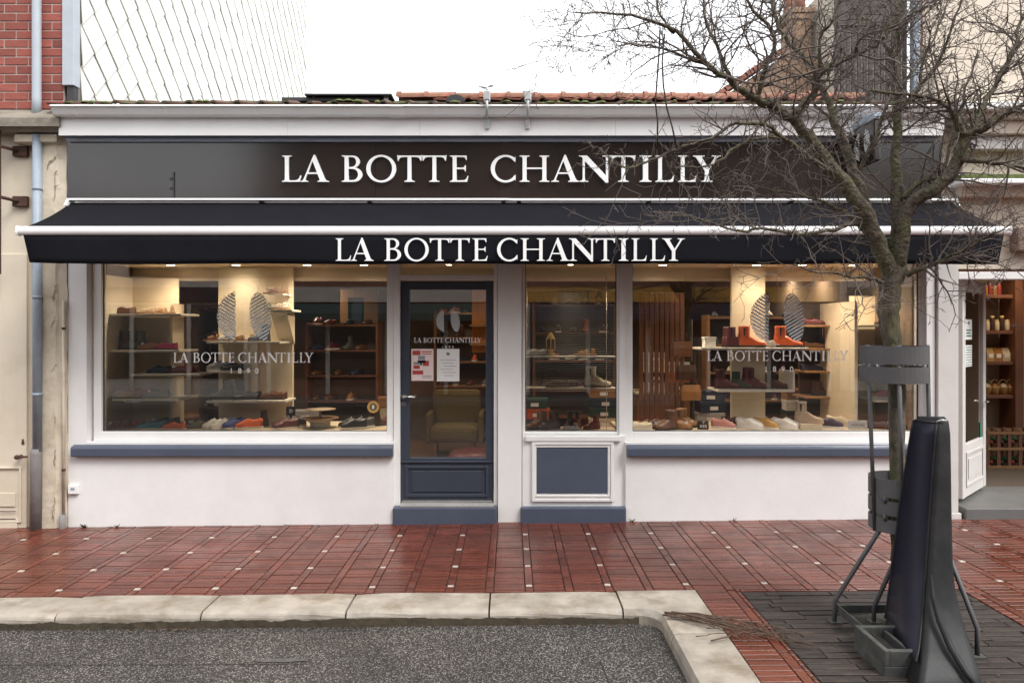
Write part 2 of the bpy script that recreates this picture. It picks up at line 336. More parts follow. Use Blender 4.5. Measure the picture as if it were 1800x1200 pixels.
# ================================================================== GROUND
ZR = -.100                                # road level below the footway
KB, KF = -1.79, -2.11                     # back and front edge of the kerb
KXB, KXF = 1.29, .965                     # back and front edge of the kerb that returns to the street
g = struct(tilt(MB().add([(-60,-60,ZR-.06),(60,-60,ZR-.06),(60,60,ZR-.06),(-60,60,ZR-.06)], [(0,1,2,3)]).build('ground', 'joint_dark')))
road = struct(tilt(MB().add([(-40,-11.3,ZR),(KXF+.05,-11.3,ZR),(KXF+.05,KF+.05,ZR),(-40,KF+.05,ZR)], [(0,1,2,3)]).build('road', 'asphalt')))
far_walk = struct(tilt(MB().box(-40, 40, -16, -11.3, ZR-.05, .0).build('far_pavement', 'grey_stone')))
# asphalt saw-cut joints and a scraped patch
for nm, pts, wd in (('road_joint', [(-5.5,-2.62),(-3.2,-2.60),(-1.2,-2.63)], .0025), ('road_joint', [(.52,-2.62),(.56,-3.2),(.58,-3.9)], .004)):
    mb = MB()
    for (x0, y0), (x1, y1) in zip(pts, pts[1:]):
        t = Vector((x1-x0, y1-y0)).normalized(); nx, ny = -t.y*wd, t.x*wd
        mb.add([(x0-nx,y0-ny,ZR+.004),(x1-nx,y1-ny,ZR+.004),(x1+nx,y1+ny,ZR+.004),(x0+nx,y0+ny,ZR+.004)], [(0,1,2,3)])
    o = mb.build(nm, 'joint_dark', road)
pm = MB(); rr = random.Random(3)
cx, cy = XX(495, -2.58), -2.58
pm.add([(cx+.16*math.cos(a)*rr.uniform(.8,1.1), cy+.028*math.sin(a)*rr.uniform(.7,1.1), ZR+.004) for a in [i*math.pi/7 for i in range(14)]], [tuple(range(14))])
mat('scuff', (.085, .078, .072), .7, .25, 20, .2, 80); pm.build('scuff', 'scuff', road)

# ---- footway: a bed, clay bricks on edge between long bands, pale setts
PW, ROW, LONG = .281, .0605, .4235        # band spacing, course depth, sett spacing
pave = struct(tilt(MB().box(-14, 14, KB-.001, .9, ZR-.05, -.009).build('pavement', 'joint')))
strip = struct(tilt(MB().box(KXB+.002, 14, -8, KB-.002, ZR-.05, -.009).build('pavement_strip', 'joint')))
PIT = (1.60, 3.12, -3.42, KB-.035)        # tree pit, x0 x1 y0 y1
pr = random.Random(5)
field = []; setts = []
JW = .0075
BX0 = XX(1142/3+550, 0)                   # x of one sett band at the wall line (photo: 925)
BX0 = (930-VX)*(CZ/(1028-VY))             # sett at y=1028 lies on the ground plane
AREAS = [(-14, 14, KB+.003, .12), (KXB+.004, PIT[0]-.003, -8, KB-.001), (PIT[1]+.003, 14, -8, KB-.001), (PIT[0], PIT[1], -8, PIT[2]-.003), (PIT[0], PIT[1], PIT[3]+.003, KB-.001)]
def add_piece(lst, x0, x1, y0, y1):
    for a in AREAS:      # cut each piece to the areas that are paved red
        p, q, r, s = max(x0, a[0]), min(x1, a[1]), max(y0, a[2]), min(y1, a[3])
        if q-p > .018 and s-r > .018: lst.append((p+JW/2, q-JW/2, r+JW/2, s-JW/2, pr.uniform(-.0025, .0018)))
for k in range(-28, 29):
    bx = BX0+k*PW                          # band centre
    with_setts = k % 2 == 0
    # band, bricks end to end along Y
    y = -8.0+.02; sy0 = -(CZ*F/(1028-VY)-0)+0
    base = CZ*F/(1028-VY)-D                # depth position of a sett
    j0 = int((-8-base)/LONG)-1
    for j in range(j0, 14):
        ys = base+j*LONG
        a, b = ys+.022, ys+LONG-.022
        if with_setts:
            add_piece(setts, bx-.025, bx+.025, ys-.021, ys+.021)
            add_piece(field, bx-.03, bx+.03, a, (a+b)/2); add_piece(field, bx-.03, bx+.03, (a+b)/2, b)
        else:
            add_piece(field, bx-.03, bx+.03, ys-.03, ys+LONG/2-.03); add_piece(field, bx-.03, bx+.03, ys+LONG/2-.03, ys+LONG-.03)
    n0 = int(-8/ROW)
    for r_ in range(n0, 2):
        y0 = r_*ROW+.004*0
        if y0 > .0 : continue
        off = 0
        add_piece(field, bx+.03, bx+PW-.03, y0, y0+ROW)
# a row of full bricks closes the footway against the kerb
def vis(p):
    cx, cy = (p[0]+p[1])/2, (p[2]+p[3])/2; d = D+cy
    if d < 3.3: return None
    px = VX+cx*F/d; py = VY+(CZ-gz(cx))*F/d
    return px, py, d
def place_pieces(lst, name, m, parents, limit, z0=-.02):
    """the pieces that show largest become objects of their own, the rest one joined part per parent"""
    ranked = []
    for p in lst:
        v = vis(p)
        ok = v and -20 < v[0] < 1820 and v[1] < 1210
        ranked.append((-(1/v[2]**2) if ok else 1, p))
    ranked.sort(key=lambda t: t[0])
    share = {}
    rest = {}
    cnt = {}
    for sc_, p in ranked:
        par = parents(p)
        cnt[par.name] = cnt.get(par.name, 0)
        if sc_ < 0 and cnt[par.name] < limit:
            cnt[par.name] += 1
            key = (round(p[1]-p[0], 3), round(p[3]-p[2], 3))
            if key not in share:
                wx, wy = key; share[key] = MB().chip(-wx/2, wx/2, -wy/2, wy/2, z0, 0, .0015).mesh(name, m)
            o = link(name, share[key], par, ((p[0]+p[1])/2, (p[2]+p[3])/2, p[4])); o.rotation_euler = (pr.gauss(0, .0035), pr.gauss(0, .0025), pr.gauss(0, .004))
        else:
            rest.setdefault(par.name, (par, MB()))[1].chip(p[0], p[1], p[2], p[3], z0, p[4], .0015)
    for par, mb in rest.values():
        o = mb.build(name+'_field', m, par); o['kind'] = 'stuff'
owner = lambda p: pave if p[3] > KB+.001 else strip
place_pieces(field, 'brick', 'paver_red', owner, 290)
place_pieces(setts, 'sett', 'paver_white', owner, 140)

# ---- tree pit of dark bricks
pit = struct(tilt(MB().box(PIT[0], PIT[1], PIT[2], PIT[3], ZR-.04, -.0085).build('tree_pit', 'joint_dark')))
pl = []; yy = PIT[2]; r_ = 0
while yy < PIT[3]-.03:
    rowd = .066; xx = PIT[0]-pr.uniform(0, .35)
    while xx < PIT[1]:
        a, b = max(xx, PIT[0]), min(xx+.44, PIT[1])
        if b-a > .05 and (Vector(((a+b)/2, yy+.037))-Vector((2.345, -2.42))).length > .26:
            pl.append((a+.004, b-.004, yy+.006, min(yy+rowd, PIT[3])-.006, pr.uniform(-.006, .002)))
        xx += .44
    yy += rowd; r_ += 1
place_pieces(pl, 'brick', 'paver_dark', lambda p: pit, 290)
# bare earth round the trunk
em = MB(); n = 16
em.add([(2.345,-2.42,.006)]+[(2.345+pr.uniform(.22,.29)*math.cos(2*math.pi*i/n), -2.42+pr.uniform(.22,.29)*math.sin(2*math.pi*i/n), -.007) for i in range(n)], [(0, 1+i, 1+(i+1) % n) for i in range(n)])
em.build('earth', 'moss_dark', pit)

# ---- kerb
def kerb_prof(b, f):   # outline in (y, z) for a straight run
    r = .045; pts = [(b, ZR-.05), (b, 0)]
    pts += [(f+r+ -r*math.sin(R(t)), -r+r*math.cos(R(t))) for t in range(0, 91, 15)]
    return pts+[(f, ZR-.05)]
kerb = struct(tilt(MB().box(-14, KXB-.01, KF+.02, KB-.01, ZR-.06, -.03).build('kerb', 'joint_dark')))
joints = [158, 392, 627, 862, 1084]; jx = [(j-VX)*(CZ-gz((j-VX)/250))*1.0/(1040-VY) for j in joints]
xs = [jx[0]-.935*i for i in range(10, 0, -1)]+jx
kr = random.Random(11)
for a, b in zip(xs, xs[1:]):
    mb = MB(); sub = 5; prof = kerb_prof(KB, KF); rings = []
    for i in range(sub+1):
        t = i/sub; e = .006 if i in (0, sub) else 0
        x = a+.006+(b-a-.012)*t; dz = kr.uniform(-.003, .002)
        rings.append([(x, KB+(y-KB)*(1-e*2)+kr.uniform(-.002, .002)*(z > -.04), (z+dz-e if z > ZR else z)) for y, z in prof])
    mb.loft(rings, smooth=False); o = mb.build('kerb_stone', 'chalk_kerb', kerb); o.location.z = kr.uniform(-.004, .003)
# corner stone: plan outline, rounded inside corner
def slab(plan_top, plan_mid, name):
    mb = MB(); n = len(plan_top)
    z = [0, -.006, -.045, ZR-.05]
    lv = [plan_top, [(p[0]*.35+q[0]*.65, p[1]*.35+q[1]*.65) for p, q in zip(plan_top, plan_mid)], plan_mid, plan_mid]
    mb.loft([[(x, y, zz) for x, y in l] for l, zz in reversed(list(zip(lv, z)))], smooth=False)
    return mb.build(name, 'chalk_kerb', kerb)
YC = -2.50
def corner(r, f, xf):   # f: front y, xf: front x
    pts = [(jx[-1]+.004, KB), (KXB, KB), (KXB, YC+.004), (xf, YC+.004)]
    pts += [(xf-r+r*math.cos(R(t)), f-r+r*math.sin(R(t))) for t in range(0, 91, 15)]
    return pts+[(jx[-1]+.004, f)]
slab(corner(.10, KF+.045, KXF+.045), corner(.14, KF, KXF), 'kerb_stone')
y1 = YC
for i in range(4):
    y0 = y1-1.0
    slab([(KXF+.045,y1-.004),(KXF+.045,y0+.004),(KXB,y0+.004),(KXB,y1-.004)], [(KXF,y1-.004),(KXF,y0+.004),(KXB,y0+.004),(KXB,y1-.004)], 'kerb_stone'); y1 = y0
# dark algae along the kerb foot, an irregular crust on the stone
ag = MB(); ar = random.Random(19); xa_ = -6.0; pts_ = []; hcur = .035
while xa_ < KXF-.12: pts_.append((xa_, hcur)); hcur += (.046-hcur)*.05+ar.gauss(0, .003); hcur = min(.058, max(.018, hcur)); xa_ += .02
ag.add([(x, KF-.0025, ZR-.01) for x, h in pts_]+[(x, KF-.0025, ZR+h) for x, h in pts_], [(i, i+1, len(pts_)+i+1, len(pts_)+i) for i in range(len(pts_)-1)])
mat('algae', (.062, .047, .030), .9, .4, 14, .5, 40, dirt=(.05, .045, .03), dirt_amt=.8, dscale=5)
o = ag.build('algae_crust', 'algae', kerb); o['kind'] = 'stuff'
# small cover in the road
cv = thing('valve_cover', 'small round dark cover set in the speckled road surface', 'cover')
c0 = Vector((XX(413, 3.77-D), 3.77-D, 0)); c0.z = ZR+gz(c0.x)
MB().lathe([(0,.012),(.062,.012),(.068,.006),(.07,-.02)], c0, 20).build('lid', 'plastic_navy', cv)
MB().lathe([(.072,.002),(.072,.006),(.092,.007),(.096,0),(.097,-.02)], c0, 20).build('ring', 'cast_grey', cv)

# ================================================================== THE SHOP
shop = thing('shop_building', 'single storey white shoe shop with wide display windows and blue grey sills', 'shop')
XL, XR = XX(120), XX(1644)
SG = .12                                   # window reveal
zs = ZZ(757, SG)                           # bottom of the glass
zt = 2.46                                  # top of the glass
# masonry
zc = ZZ(803)                               # top of the plain wall, under the sills
bxo('wall', 'white_render', shop, XL, XX(692), 0, .22, -.3, ZZ(775)-.012)
bxo('wall', 'white_render', shop, XX(1100), XR, 0, .22, -.3, ZZ(775)-.012)
bxo('pier', 'white_render', shop, XL, XX(152), .0, .22, ZZ(775)-.012, 2.94)
bxo('pier', 'white_render', shop, XX(1629), XR, .0, .22, ZZ(775)-.012, 2.94)
bxo('pier', 'white_paint', shop, XX(875), XX(917), .015, .30, -.3, 2.94, .004)
bxo('lintel', 'white_render', shop, XX(152)+.002, XX(1629)-.002, .03, .26, zt+.07, 2.94)
bxo('upper_wall', 'white_render', shop, XL, XR, .0, .24, 2.942, 3.93)
# sills: sloping top, rounded nose
def sill(xa, xb):
    z0, z1, zb = ZZ(803, -.06), ZZ(786, -.06), ZZ(775, SG-.05)
    pr_ = [(SG-.052, zb), (-.045, z1+.004), (-.058, z1-.004), (-.062, z1-.015), (-.060, z0+.01), (-.05, z0), (-.03, z0-.002), (-.002, z0-.002), (-.002, zb-.04), (SG-.052, zb-.03)]
    return MB().extr(pr_, 'x', xa, xb).build('sill', 'blue_grey', shop)
sill(XX(124, -.06), XX(690, -.06)); sill(XX(1103, -.06), XR-.02)
# plinths under door and panel
for a, b in ((690, 873), (915, 1101)):
    MB().box(XX(a, -.035), XX(b, -.035), -.035, .2, -.2, ZZ(892, -.035), .012).build('plinth', 'blue_grey', shop)
bxo('threshold', 'plinth_stone', shop, XX(703), XX(868), -.028, .11, ZZ(892, -.035)+.001, ZZ(886, 0), .004)

def frame(x0, x1, z0, z1, y0, y1, w, mb=None):
    mb = mb or MB(); wl, wr, wb, wt = w
    mb.box(x0, x0+wl, y0, y1, z0, z1, .006); mb.box(x1-wr, x1, y0, y1, z0, z1, .006)
    mb.box(x0+wl-.002, x1-wr+.002, y0+.003, y1-.003, z0, z0+wb, .006); mb.box(x0+wl-.002, x1-wr+.002, y0+.003, y1-.003, z1-wt, z1, .006)
    return mb
def pane(win, x0, x1, z0, z1, y):
    return MB().add([(x0,y,z0),(x1,y,z0),(x1,y,z1),(x0,y,z1)], [(0,1,2,3)]).build('pane', 'pane_glass', win)
def bead(win, x0, x1, z0, z1, y):
    mb = MB(); t = .007
    for a in ((x0,x0+t,z0,z1),(x1-t,x1,z0,z1),(x0,x1,z0,z0+t)): mb.box(a[0], a[1], y-.02, y-.004, a[2], a[3])
    return mb.build('glazing_bead', 'dark_metal', win)
Y0, Y1, YG = .07, .15, .12
wins = {}
for key, (fa, ga, gb, fb) in {'a': (164, 178, 680, 692), 'c': (1089, 1112, 1617, 1632)}.items():
    x0, x1 = XX(fa, Y0), XX(fb, Y0); z0 = ZZ(775, Y0)-.01
    wn = frame(x0, x1, z0, zt+.072, Y0, Y1, (XX(ga, Y0)-x0, x1-XX(gb, Y0), zs-z0, .06)).build('window', 'white_paint', shop)
    pane(wn, XX(ga, Y0), XX(gb, Y0), zs, zt+.01, YG); bead(wn, XX(ga, Y0), XX(gb, Y0), zs, zt, YG); wins[key] = wn
# window beside the door, with the panelled base under it
x0, x1 = XX(918, Y0), XX(1088, Y0)
wn = frame(x0, x1, zs-.03, zt+.072, Y0, Y1, (.028, .02, .03, .05)).build('window', 'white_paint', shop); wins['b'] = wn
pane(wn, x0+.028, x1-.02, zs, zt+.02, YG); bead(wn, x0+.028, x1-.02, zs, zt, YG)
pb = MB(); xa, xb = XX(918, .03), XX(1100, .03)
pb.box(xa, xb, .03, .2, ZZ(890, .03), zs-.032, .004)
pb.box(xa+.03, xb-.05, .0, .028, ZZ(776, .0), ZZ(766, .0), .008)
def molding(mb, xo0, xo1, zo0, zo1, wd, y0, y1):
    for a, b, c, d in ((xo0,xo0+wd,zo0,zo1),(xo1-wd,xo1,zo0,zo1),(xo0+wd,xo1-wd,zo0,zo0+wd),(xo0+wd,xo1-wd,zo1-wd,zo1)): mb.box(a, b, y0, y1, c, d, .005)
molding(pb, XX(935), XX(1079), ZZ(882), ZZ(776)-.003, .03, .006, .0285)
molding(pb, XX(939), XX(1073), ZZ(874), ZZ(779)-.02, .022, .014, .0292)
panel = pb.build('panel_base', 'white_paint', shop)
bxo('inset_panel', 'blue_grey', panel, XX(943), XX(1068), .022, .031, ZZ(868), ZZ(782), .002)
bxo('post', 'white_paint', shop, XX(1088, .05)+.003, XX(1100, .05), .05, .2, -.2, zt+.072)
# door frame, transom light and door leaf
dfx = (XX(692, .05), XX(875, .05)-.003)
zd = ZZ(493, .1)
df = frame(dfx[0], dfx[1], -.1, zt+.072, .05, .17, (XX(703,.05)-dfx[0], dfx[1]-XX(868,.05), .02, .05))
df.box(XX(703,.05)-.002, XX(868,.05)+.002, .055, .165, zd, zd+.05, .006)
dfo = df.build('door_frame', 'white_paint', shop)
pane(dfo, XX(703,.05), XX(868,.05), zd+.045, zt+.03, .12)
lx0, lx1, lz0, lz1 = XX(704,.09), XX(867,.09), ZZ(882,.09), zd-.006
gx0, gx1, gz0_, gz1_ = XX(720,.09), XX(854,.09), ZZ(804,.09), ZZ(509,.09)
lf = frame(lx0, lx1, lz0, lz1, .085, .13, (gx0-lx0, lx1-gx1, gz0_-lz0, lz1-gz1_))
molding(lf, XX(712,.08), XX(859,.08), ZZ(873,.08), ZZ(818,.08), .028, .074, .0865)
lf.box(XX(724,.08), XX(847,.08), .078, .0868, ZZ(864,.08), ZZ(827,.08), .008)
lf.box(lx0+.01, lx1-.01, .068, .0862, gz0_-.045, gz0_-.03, .005)
door = lf.build('door', 'door_blue', shop)
pane(door, gx0, gx1, gz0_, gz1_, .108)
hd = MB(); hx, hz = XX(709,.07), ZZ(697,.07)
hd.lathe([(0,.0),(.024,.0),(.024,.008),(.012,.012),(.0,.012)], n=14); 
hh = MB()
hh.tube([(hx,.084,hz),(hx,.05,hz)], .010, 10); hh.tube([(hx-.004,.052,hz),(hx+.03,.048,hz+.003),(hx+.115,.05,hz-.004)], [.010,.0095,.008], 10)
hh.tube([(hx,.0845,hz),(hx,.078,hz)], .024, 16); hh.tube([(hx,.0845,hz-.075),(hx,.077,hz-.075)], .024, 16)
hh.build('handle', 'chrome', door)
MB().box(hx-.004, hx+.004, .0745, .0768, hz-.09, hz-.07).build('keyhole', 'dark_metal', door)
bxo('kickplate', 'chrome', door, lx0+.01, lx1-.01, .078, .0845, lz0+.004, lz0+.02)

# eaves: fascia board, soffit, moulded gutter, brackets
YF = -.16
fz0, fz1 = ZZ(238, YF), ZZ(203, YF)
fx0, fx1 = XX(103, YF), XX(1660, YF)
bx_ = [XX(p, YF) for p in (505, 738, 1082, 1330)]
edges_ = [fx0]+bx_+[fx1]
fo = None
for a, b in zip(edges_, edges_[1:]): bxo('fascia_board', 'white_pvc', shop, a+.001, b-.001, YF, YF+.02, fz0, fz1+.03)
bxo('soffit', 'blue_grey', shop, fx0+.002, fx1, YF+.004, .0, fz0+.004, fz0+.022)
mat('trim_blue', (.46, .52, .62), .45, .05); bxo('trim_band', 'trim_blue', shop, XX(117, -.06), fx1-.02, -.075, -.004, ZZ(247.5, -.075), fz0+.003, .004)
gzt, gzb = ZZ(186, -.29), ZZ(205, -.2)
gp = [(YF-.002, gzb), (YF-.055, gzb), (YF-.075, gzb+.010), (YF-.092, gzb+.04), (YF-.105, gzb+.066), (YF-.122, gzb+.08), (YF-.124, gzt), (YF-.114, gzt), (YF-.112, gzb+.088), (YF-.095, gzb+.074), (YF-.08, gzb+.04), (YF-.066, gzb+.018), (YF-.05, gzb+.01), (YF-.012, gzb+.01), (YF-.012, gzt), (YF-.002, gzt)]
gx_0, gx_1 = XX(89, -.27), XX(1668, -.27)
gut = MB().extr(gp, 'x', gx_0, gx_1).build('gutter', 'white_pvc', shop)
outer = gp[:7]
MB().extr(outer+[(YF-.002, gzt)], 'x', gx_0-.004, gx_0+.001).build('end_cap', 'white_pvc', gut)
k = 0
for px in range(135, 1640, 79):
    x = XX(px, -.22); q = [(y-.004 if i else y, z-.004) for i, (y, z) in enumerate(outer)]
    MB().extr(outer+list(reversed(q)), 'x', x-.012, x+.012).build('bracket', 'white_pvc', gut)
for px in (700, 1035, 1310):
    x = XX(px, -.22); q = [(y-.006, z-.005) for y, z in outer]
    MB().extr(outer+list(reversed(q)), 'x', x-.05, x+.05).build('joint_sleeve', 'white_pvc', gut)
# roof: clay pantiles behind the gutter
RY0, RY1 = -.16, 2.5
rz0, rz1 = ZZ(184, -.2)+.01, ZZ(173.5, 2.5)
rs = (rz1-rz0)/(RY1-RY0)
rf = MB().add([(XL-.1,RY0,rz0-.03),(XR+.3,RY0,rz0-.03),(XR+.3,RY1,rz1-.03),(XL-.1,RY1,rz1-.03),(XL-.1,6.5,rz1-1.2),(XR+.3,6.5,rz1-1.2)], [(0,1,2,3),(3,2,5,4)]).build('roof', 'moss_dark', shop)
tr_ = random.Random(4); tmesh = {}
def pantile(wd, ln):
    mb = MB(); n = 8; 
    def h(t): return .028*max(0, math.sin(math.pi*min(1, max(0, (t-.62)/.38))))+.004*math.cos(t*5)
    rings = []
    vs = []; 
    for j in (0, 1):
        for i in range(n+1):
            t = i/n; vs.append((t*wd, j*ln, h(t)+(.016 if j == 0 else 0)))
    for i in range(n+1): t = i/n; vs.append((t*wd, 0, h(t)-.002))
    mb.add(vs, [(i, i+1, n+2+i, n+1+i) for i in range(n)]+[(2*n+2+i, 2*n+3+i, i+1, i) for i in range(n)]); return mb
TW, TL = .225, .30
pt = pantile(TW+.012, TL*1.15).mesh('roof_tile', 'clay_tile')
mat('clay_mossy', (.10, .052, .035), .9, .4, 9, .4, 20, rand=.3, dirt=(.05, .055, .025), dirt_amt=.8, dscale=9)
pt0 = pantile(TW+.012, TL*1.15).mesh('roof_tile', 'clay_mossy')
nrow = int((RY1-RY0)/math.cos(math.atan(rs))/TL)
slope_ang = math.atan(rs)
rest = MB()
for r_ in range(nrow):
    if r_ in range(1, nrow-2): continue      # middle courses never show from the street
    for c in range(int((XR+.3-XL+.1)/TW)):
        x = XL-.1+c*TW; y = RY0+r_*TL*math.cos(slope_ang)
        if c < 15 and r_ > 0: continue       # left end lies against the slate wall
        o = link('roof_tile', pt if r_ else pt0, rf, (x, y, rz0+(y-RY0)*rs+tr_.uniform(0, .006))); o.rotation_euler = (slope_ang, tr_.gauss(0, .01), tr_.gauss(0, .008))
rm = MB().lathe([(.10,0),(.10,.36)], n=14)
half = MB(); n = 8
half.add([(x, .10*math.cos(math.pi*i/n)*1.0, .085*math.sin(math.pi*i/n)) for x in (0, .36) for i in range(n+1)]+[(x, .115*math.cos(math.pi*i/n), .10*math.sin(math.pi*i/n)) for x in (-.012, .04) for i in range(n+1)], [(i, i+1, n+2+i, n+1+i) for i in range(n)]+[(2*n+2+i, 2*n+3+i, 3*n+4+i, 3*n+3+i) for i in range(n)])
rme = half.mesh('ridge_tile', 'clay_tile')
x = XX(700, 2.5)
while x < XR+.3:
    o = link('ridge_tile', rme, rf, (x, RY1, rz1-.02+tr_.uniform(0, .01))); o.rotation_euler = (0, tr_.gauss(0, .01), tr_.gauss(0, .01)); x += .355
# moss along the eave
mm = MB(); x = XL-.05
while x < XR+.2:
    wd = tr_.uniform(.03, .12); 
    if tr_.random() < .75: mm.lathe([(wd*.5, 0), (wd*.42, .012), (wd*.2, .022), (0, .026)], (x, RY0+tr_.uniform(-.0, .12), rz0+.012+tr_.uniform(0, .02)), 7)
    x += wd*.8
mo = mm.build('moss', 'moss_green', rf); mo['kind'] = 'stuff'
# roof window with its sash propped open, and a vent
sk = thing('roof_window', 'low dark grey roof window with a flat raised sash above the gutter', 'roof window')
bxo('kerb_frame', 'dark_metal', sk, XX(503, .6), XX(672, .6), .45, 1.15, ZZ(178, .45), ZZ(171, .45), .004)
bxo('sash', 'dark_metal', sk, XX(545, .6), XX(694, .6), .40, 1.2, ZZ(167.5, .4), ZZ(164.5, .4), .003)
bxo('stay', 'galvanised', sk, XX(676, .5), XX(684, .5), .45, .47, ZZ(179, .45), ZZ(167, .45))
bxo('stay', 'galvanised', sk, XX(552, .5), XX(555, .5), .45, .47, ZZ(172, .45), ZZ(167, .45))
vt = thing('roof_vent', 'dark humped vent tile poking up from the red roof', 'vent')
MB().loft([[(XX(803, .8)+s_*.1*math.cos(math.pi*i/10)+0, .6+.35*j, ZZ(179, .6)+.085*h_*math.sin(math.pi*i/10)) for i in range(11)] for j, s_, h_ in ((0, 1.0, .9), (.5, 1.0, 1), (1, .8, .6))], True).build('hood', 'dark_metal', vt)

# two galvanised brackets clamped on the gutter
def clamp(px, top, s, lab):
    t = thing('bracket_clamp', lab, 'bracket')
    x = XX(px, -.3); z1 = ZZ(top, -.3); zb = ZZ(226, -.19)
    MB().box(x-.016, x+.016, -.183, -.165, zb, ZZ(205, -.19), .003).box(x-.005, x+.005, -.19, -.181, zb+.02, ZZ(207, -.19)).build('strap', 'galvanised', t)
    MB().tube([(x, -.175, ZZ(206, -.19)), (x, -.305, ZZ(203, -.3)), (x, -.31, ZZ(180, -.3)), (x, -.29, ZZ(170, -.3))], .012, 8).build('rod', 'galvanised', t)
    MB().box(x-.03, x+.03, -.32, -.27, ZZ(178, -.3), ZZ(160, -.3), .006).box(x-.022, x+.022, -.325, -.318, ZZ(176, -.3), ZZ(163, -.3)).build('clamp_body', 'galvanised', t)
    hb = MB(); hb.tube([(x-.075*s, -.30, z1-.01), (x-.02*s, -.30, z1-.022), (x+.0, -.3, z1-.02)], [.006, .014, .012], 8)
    hb.tube([(x+.01*s, -.29, z1-.012), (x+.055*s, -.29, z1+.006)], [.008, .017], 8); hb.tube([(x, -.295, z1-.02), (x, -.295, ZZ(160, -.3))], .010, 8)
    hb.build('wing_screw', 'galvanised', t)
clamp(856, 150, 1, 'tall galvanised clamp bracket on the white gutter, with a wide wing screw')
clamp(928, 158, .7, 'shorter galvanised clamp bracket hooked over the white gutter')

# ------------------------------------------------------------------ fascia sign
sg = thing('shop_sign', 'long glossy black shop sign with raised white LA BOTTE CHANTILLY letters', 'sign')
sx = [XX(p, -.03) for p in (118, 660, 877, 1062, 1300, 1655)]
for a, b in zip(sx, sx[1:]): bxo('sign_panel', 'sign_black', sg, a+.0012, b-.0012, -.03, -.003, ZZ(349, -.03), ZZ(246, -.03)+.01)
lettering(sg, lambda p: XX(p, -.06), ZZ(319.5, -.06), (319.5-273.5)*(D-.06)/F, -.042, .018, 'letter_white')
bxo('cable_clip', 'dark_metal', sg, XX(304, -.04), XX(306, -.04), -.042, -.0305, ZZ(348, -.04), ZZ(302, -.04))
for py in (316, 333): bxo('bolt', 'dark_metal', sg, XX(298, -.04), XX(302, -.04), -.04, -.0305, ZZ(py, -.04), ZZ(py-4, -.04))
# ------------------------------------------------------------------ awning
aw = thing('awning', 'black folding awning with white front bar and LA BOTTE CHANTILLY valance', 'awning')
YA = -.72
bz1, bz0, vz0 = ZZ(397, YA), ZZ(413, YA), ZZ(464, YA)
ax0, ax1 = XX(30, YA), XX(1776, YA)
cxs = [XX(119, -.13), XX(895, -.13), XX(1682, -.13)]
cz1 = ZZ(346.5, -.14)
for i, (a, b) in enumerate(zip(cxs, cxs[1:])):
    prof = [(-.034, cz1), (-.15, cz1-.012-.002*i), (-.155, cz1-.028-.004*i), (-.15, cz1-.033-.004*i), (-.034, cz1-.022)]
    MB().extr(prof, 'x', a+.001, b-.001).build('rain_hood', 'awning_white', aw)
for px in (121, 1679): 
    xq = XX(px, -.13)
    MB().extr([(-.05, cz1-.02), (-.155, cz1-.03), (-.19, cz1-.085), (-.15, cz1-.09), (-.06, cz1-.06)], 'x', xq-.012, xq+.012).build('end_plate', 'awning_white', aw)
MB().tube([(XX(124, -.09), -.088, cz1-.085), (XX(1676, -.09), -.088, cz1-.085)], .038, 14).build('roller', 'dark_metal', aw)
for px in (460, 650, 885, 912, 1140, 1390): bxo('hood_bracket', 'dark_metal', aw, XX(px, -.1)-.02, XX(px, -.1)+.02, -.13, -.028, cz1-.05, cz1-.034, .004)
# fabric with a slight sag
fb = MB(); nx, ny = 40, 8
def fpt(i, j):
    t = j/ny; u = i/nx; x = (XX(126, -.1)*(1-t)+(ax0+.04)*t)*(1-u)+(XX(1674, -.1)*(1-t)+(ax1-.04)*t)*u
    z = (cz1-.05)*(1-t)+(bz1-.012)*t-.022*math.sin(math.pi*t)+.003*math.sin(u*9)*math.sin(math.pi*t)
    return (x, -.11*(1-t)+(YA+.02)*t, z)
fb.add([fpt(i, j) for j in range(ny+1) for i in range(nx+1)], [(j*(nx+1)+i, j*(nx+1)+i+1, (j+1)*(nx+1)+i+1, (j+1)*(nx+1)+i) for j in range(ny) for i in range(nx)], True)
fo = fb.build('canopy', 'awning_black', aw); sm = fo.modifiers.new('thick', 'SOLIDIFY'); sm.thickness = .003
hb_ = (bz1-bz0)/2; cz_ = (bz0+bz1)/2
bp_ = [(YA+.045, bz0+.002), (YA+.045, bz1-.008)]+[(YA+.02-.028*math.sin(R(a)), cz_+(hb_)*math.cos(R(a))) for a in range(0, 181, 15)]
MB().extr(bp_, 'x', ax0, ax1).build('front_bar', 'awning_white', aw)
for s_, xx_ in ((-1, ax0), (1, ax1)):
    MB().extr([(YA+.05, bz0-.004), (YA+.05, bz1+.002), (YA+.0, bz1+.003), (YA-.014, cz_+.02), (YA-.014, cz_-.02), (YA, bz0-.004)], 'x', xx_, xx_+s_*.006).build('bar_cap', 'awning_white', aw)
vb = MB(); nx, ny = 120, 5; vr = random.Random(9)
ph = [vr.uniform(0, 6.28) for _ in range(6)]
def vpt(i, j):
    u = i/nx; t = j/ny; x = (ax0+.045)*(1-u)+(ax1-.045)*u
    if u < .06: x += .03*t*(1-u/.06)
    if u > .94: x -= .035*t*((u-.94)/.06)
    y = YA+.012+t*(.006*math.sin(u*21+ph[0])+.004*math.sin(u*47+ph[1]))+(.03*t*max(0, 1-u/.05)+.03*t*max(0, (u-.95)/.05))
    z = bz0*(1-t)+t*(vz0+.004*math.sin(u*30+ph[2])+(.012*max(0, 1-u/.03)))+.002
    return (x, y, z)
vb.add([vpt(i, j) for j in range(ny+1) for i in range(nx+1)], [(j*(nx+1)+i, j*(nx+1)+i+1, (j+1)*(nx+1)+i+1, (j+1)*(nx+1)+i) for j in range(ny) for i in range(nx)], True)
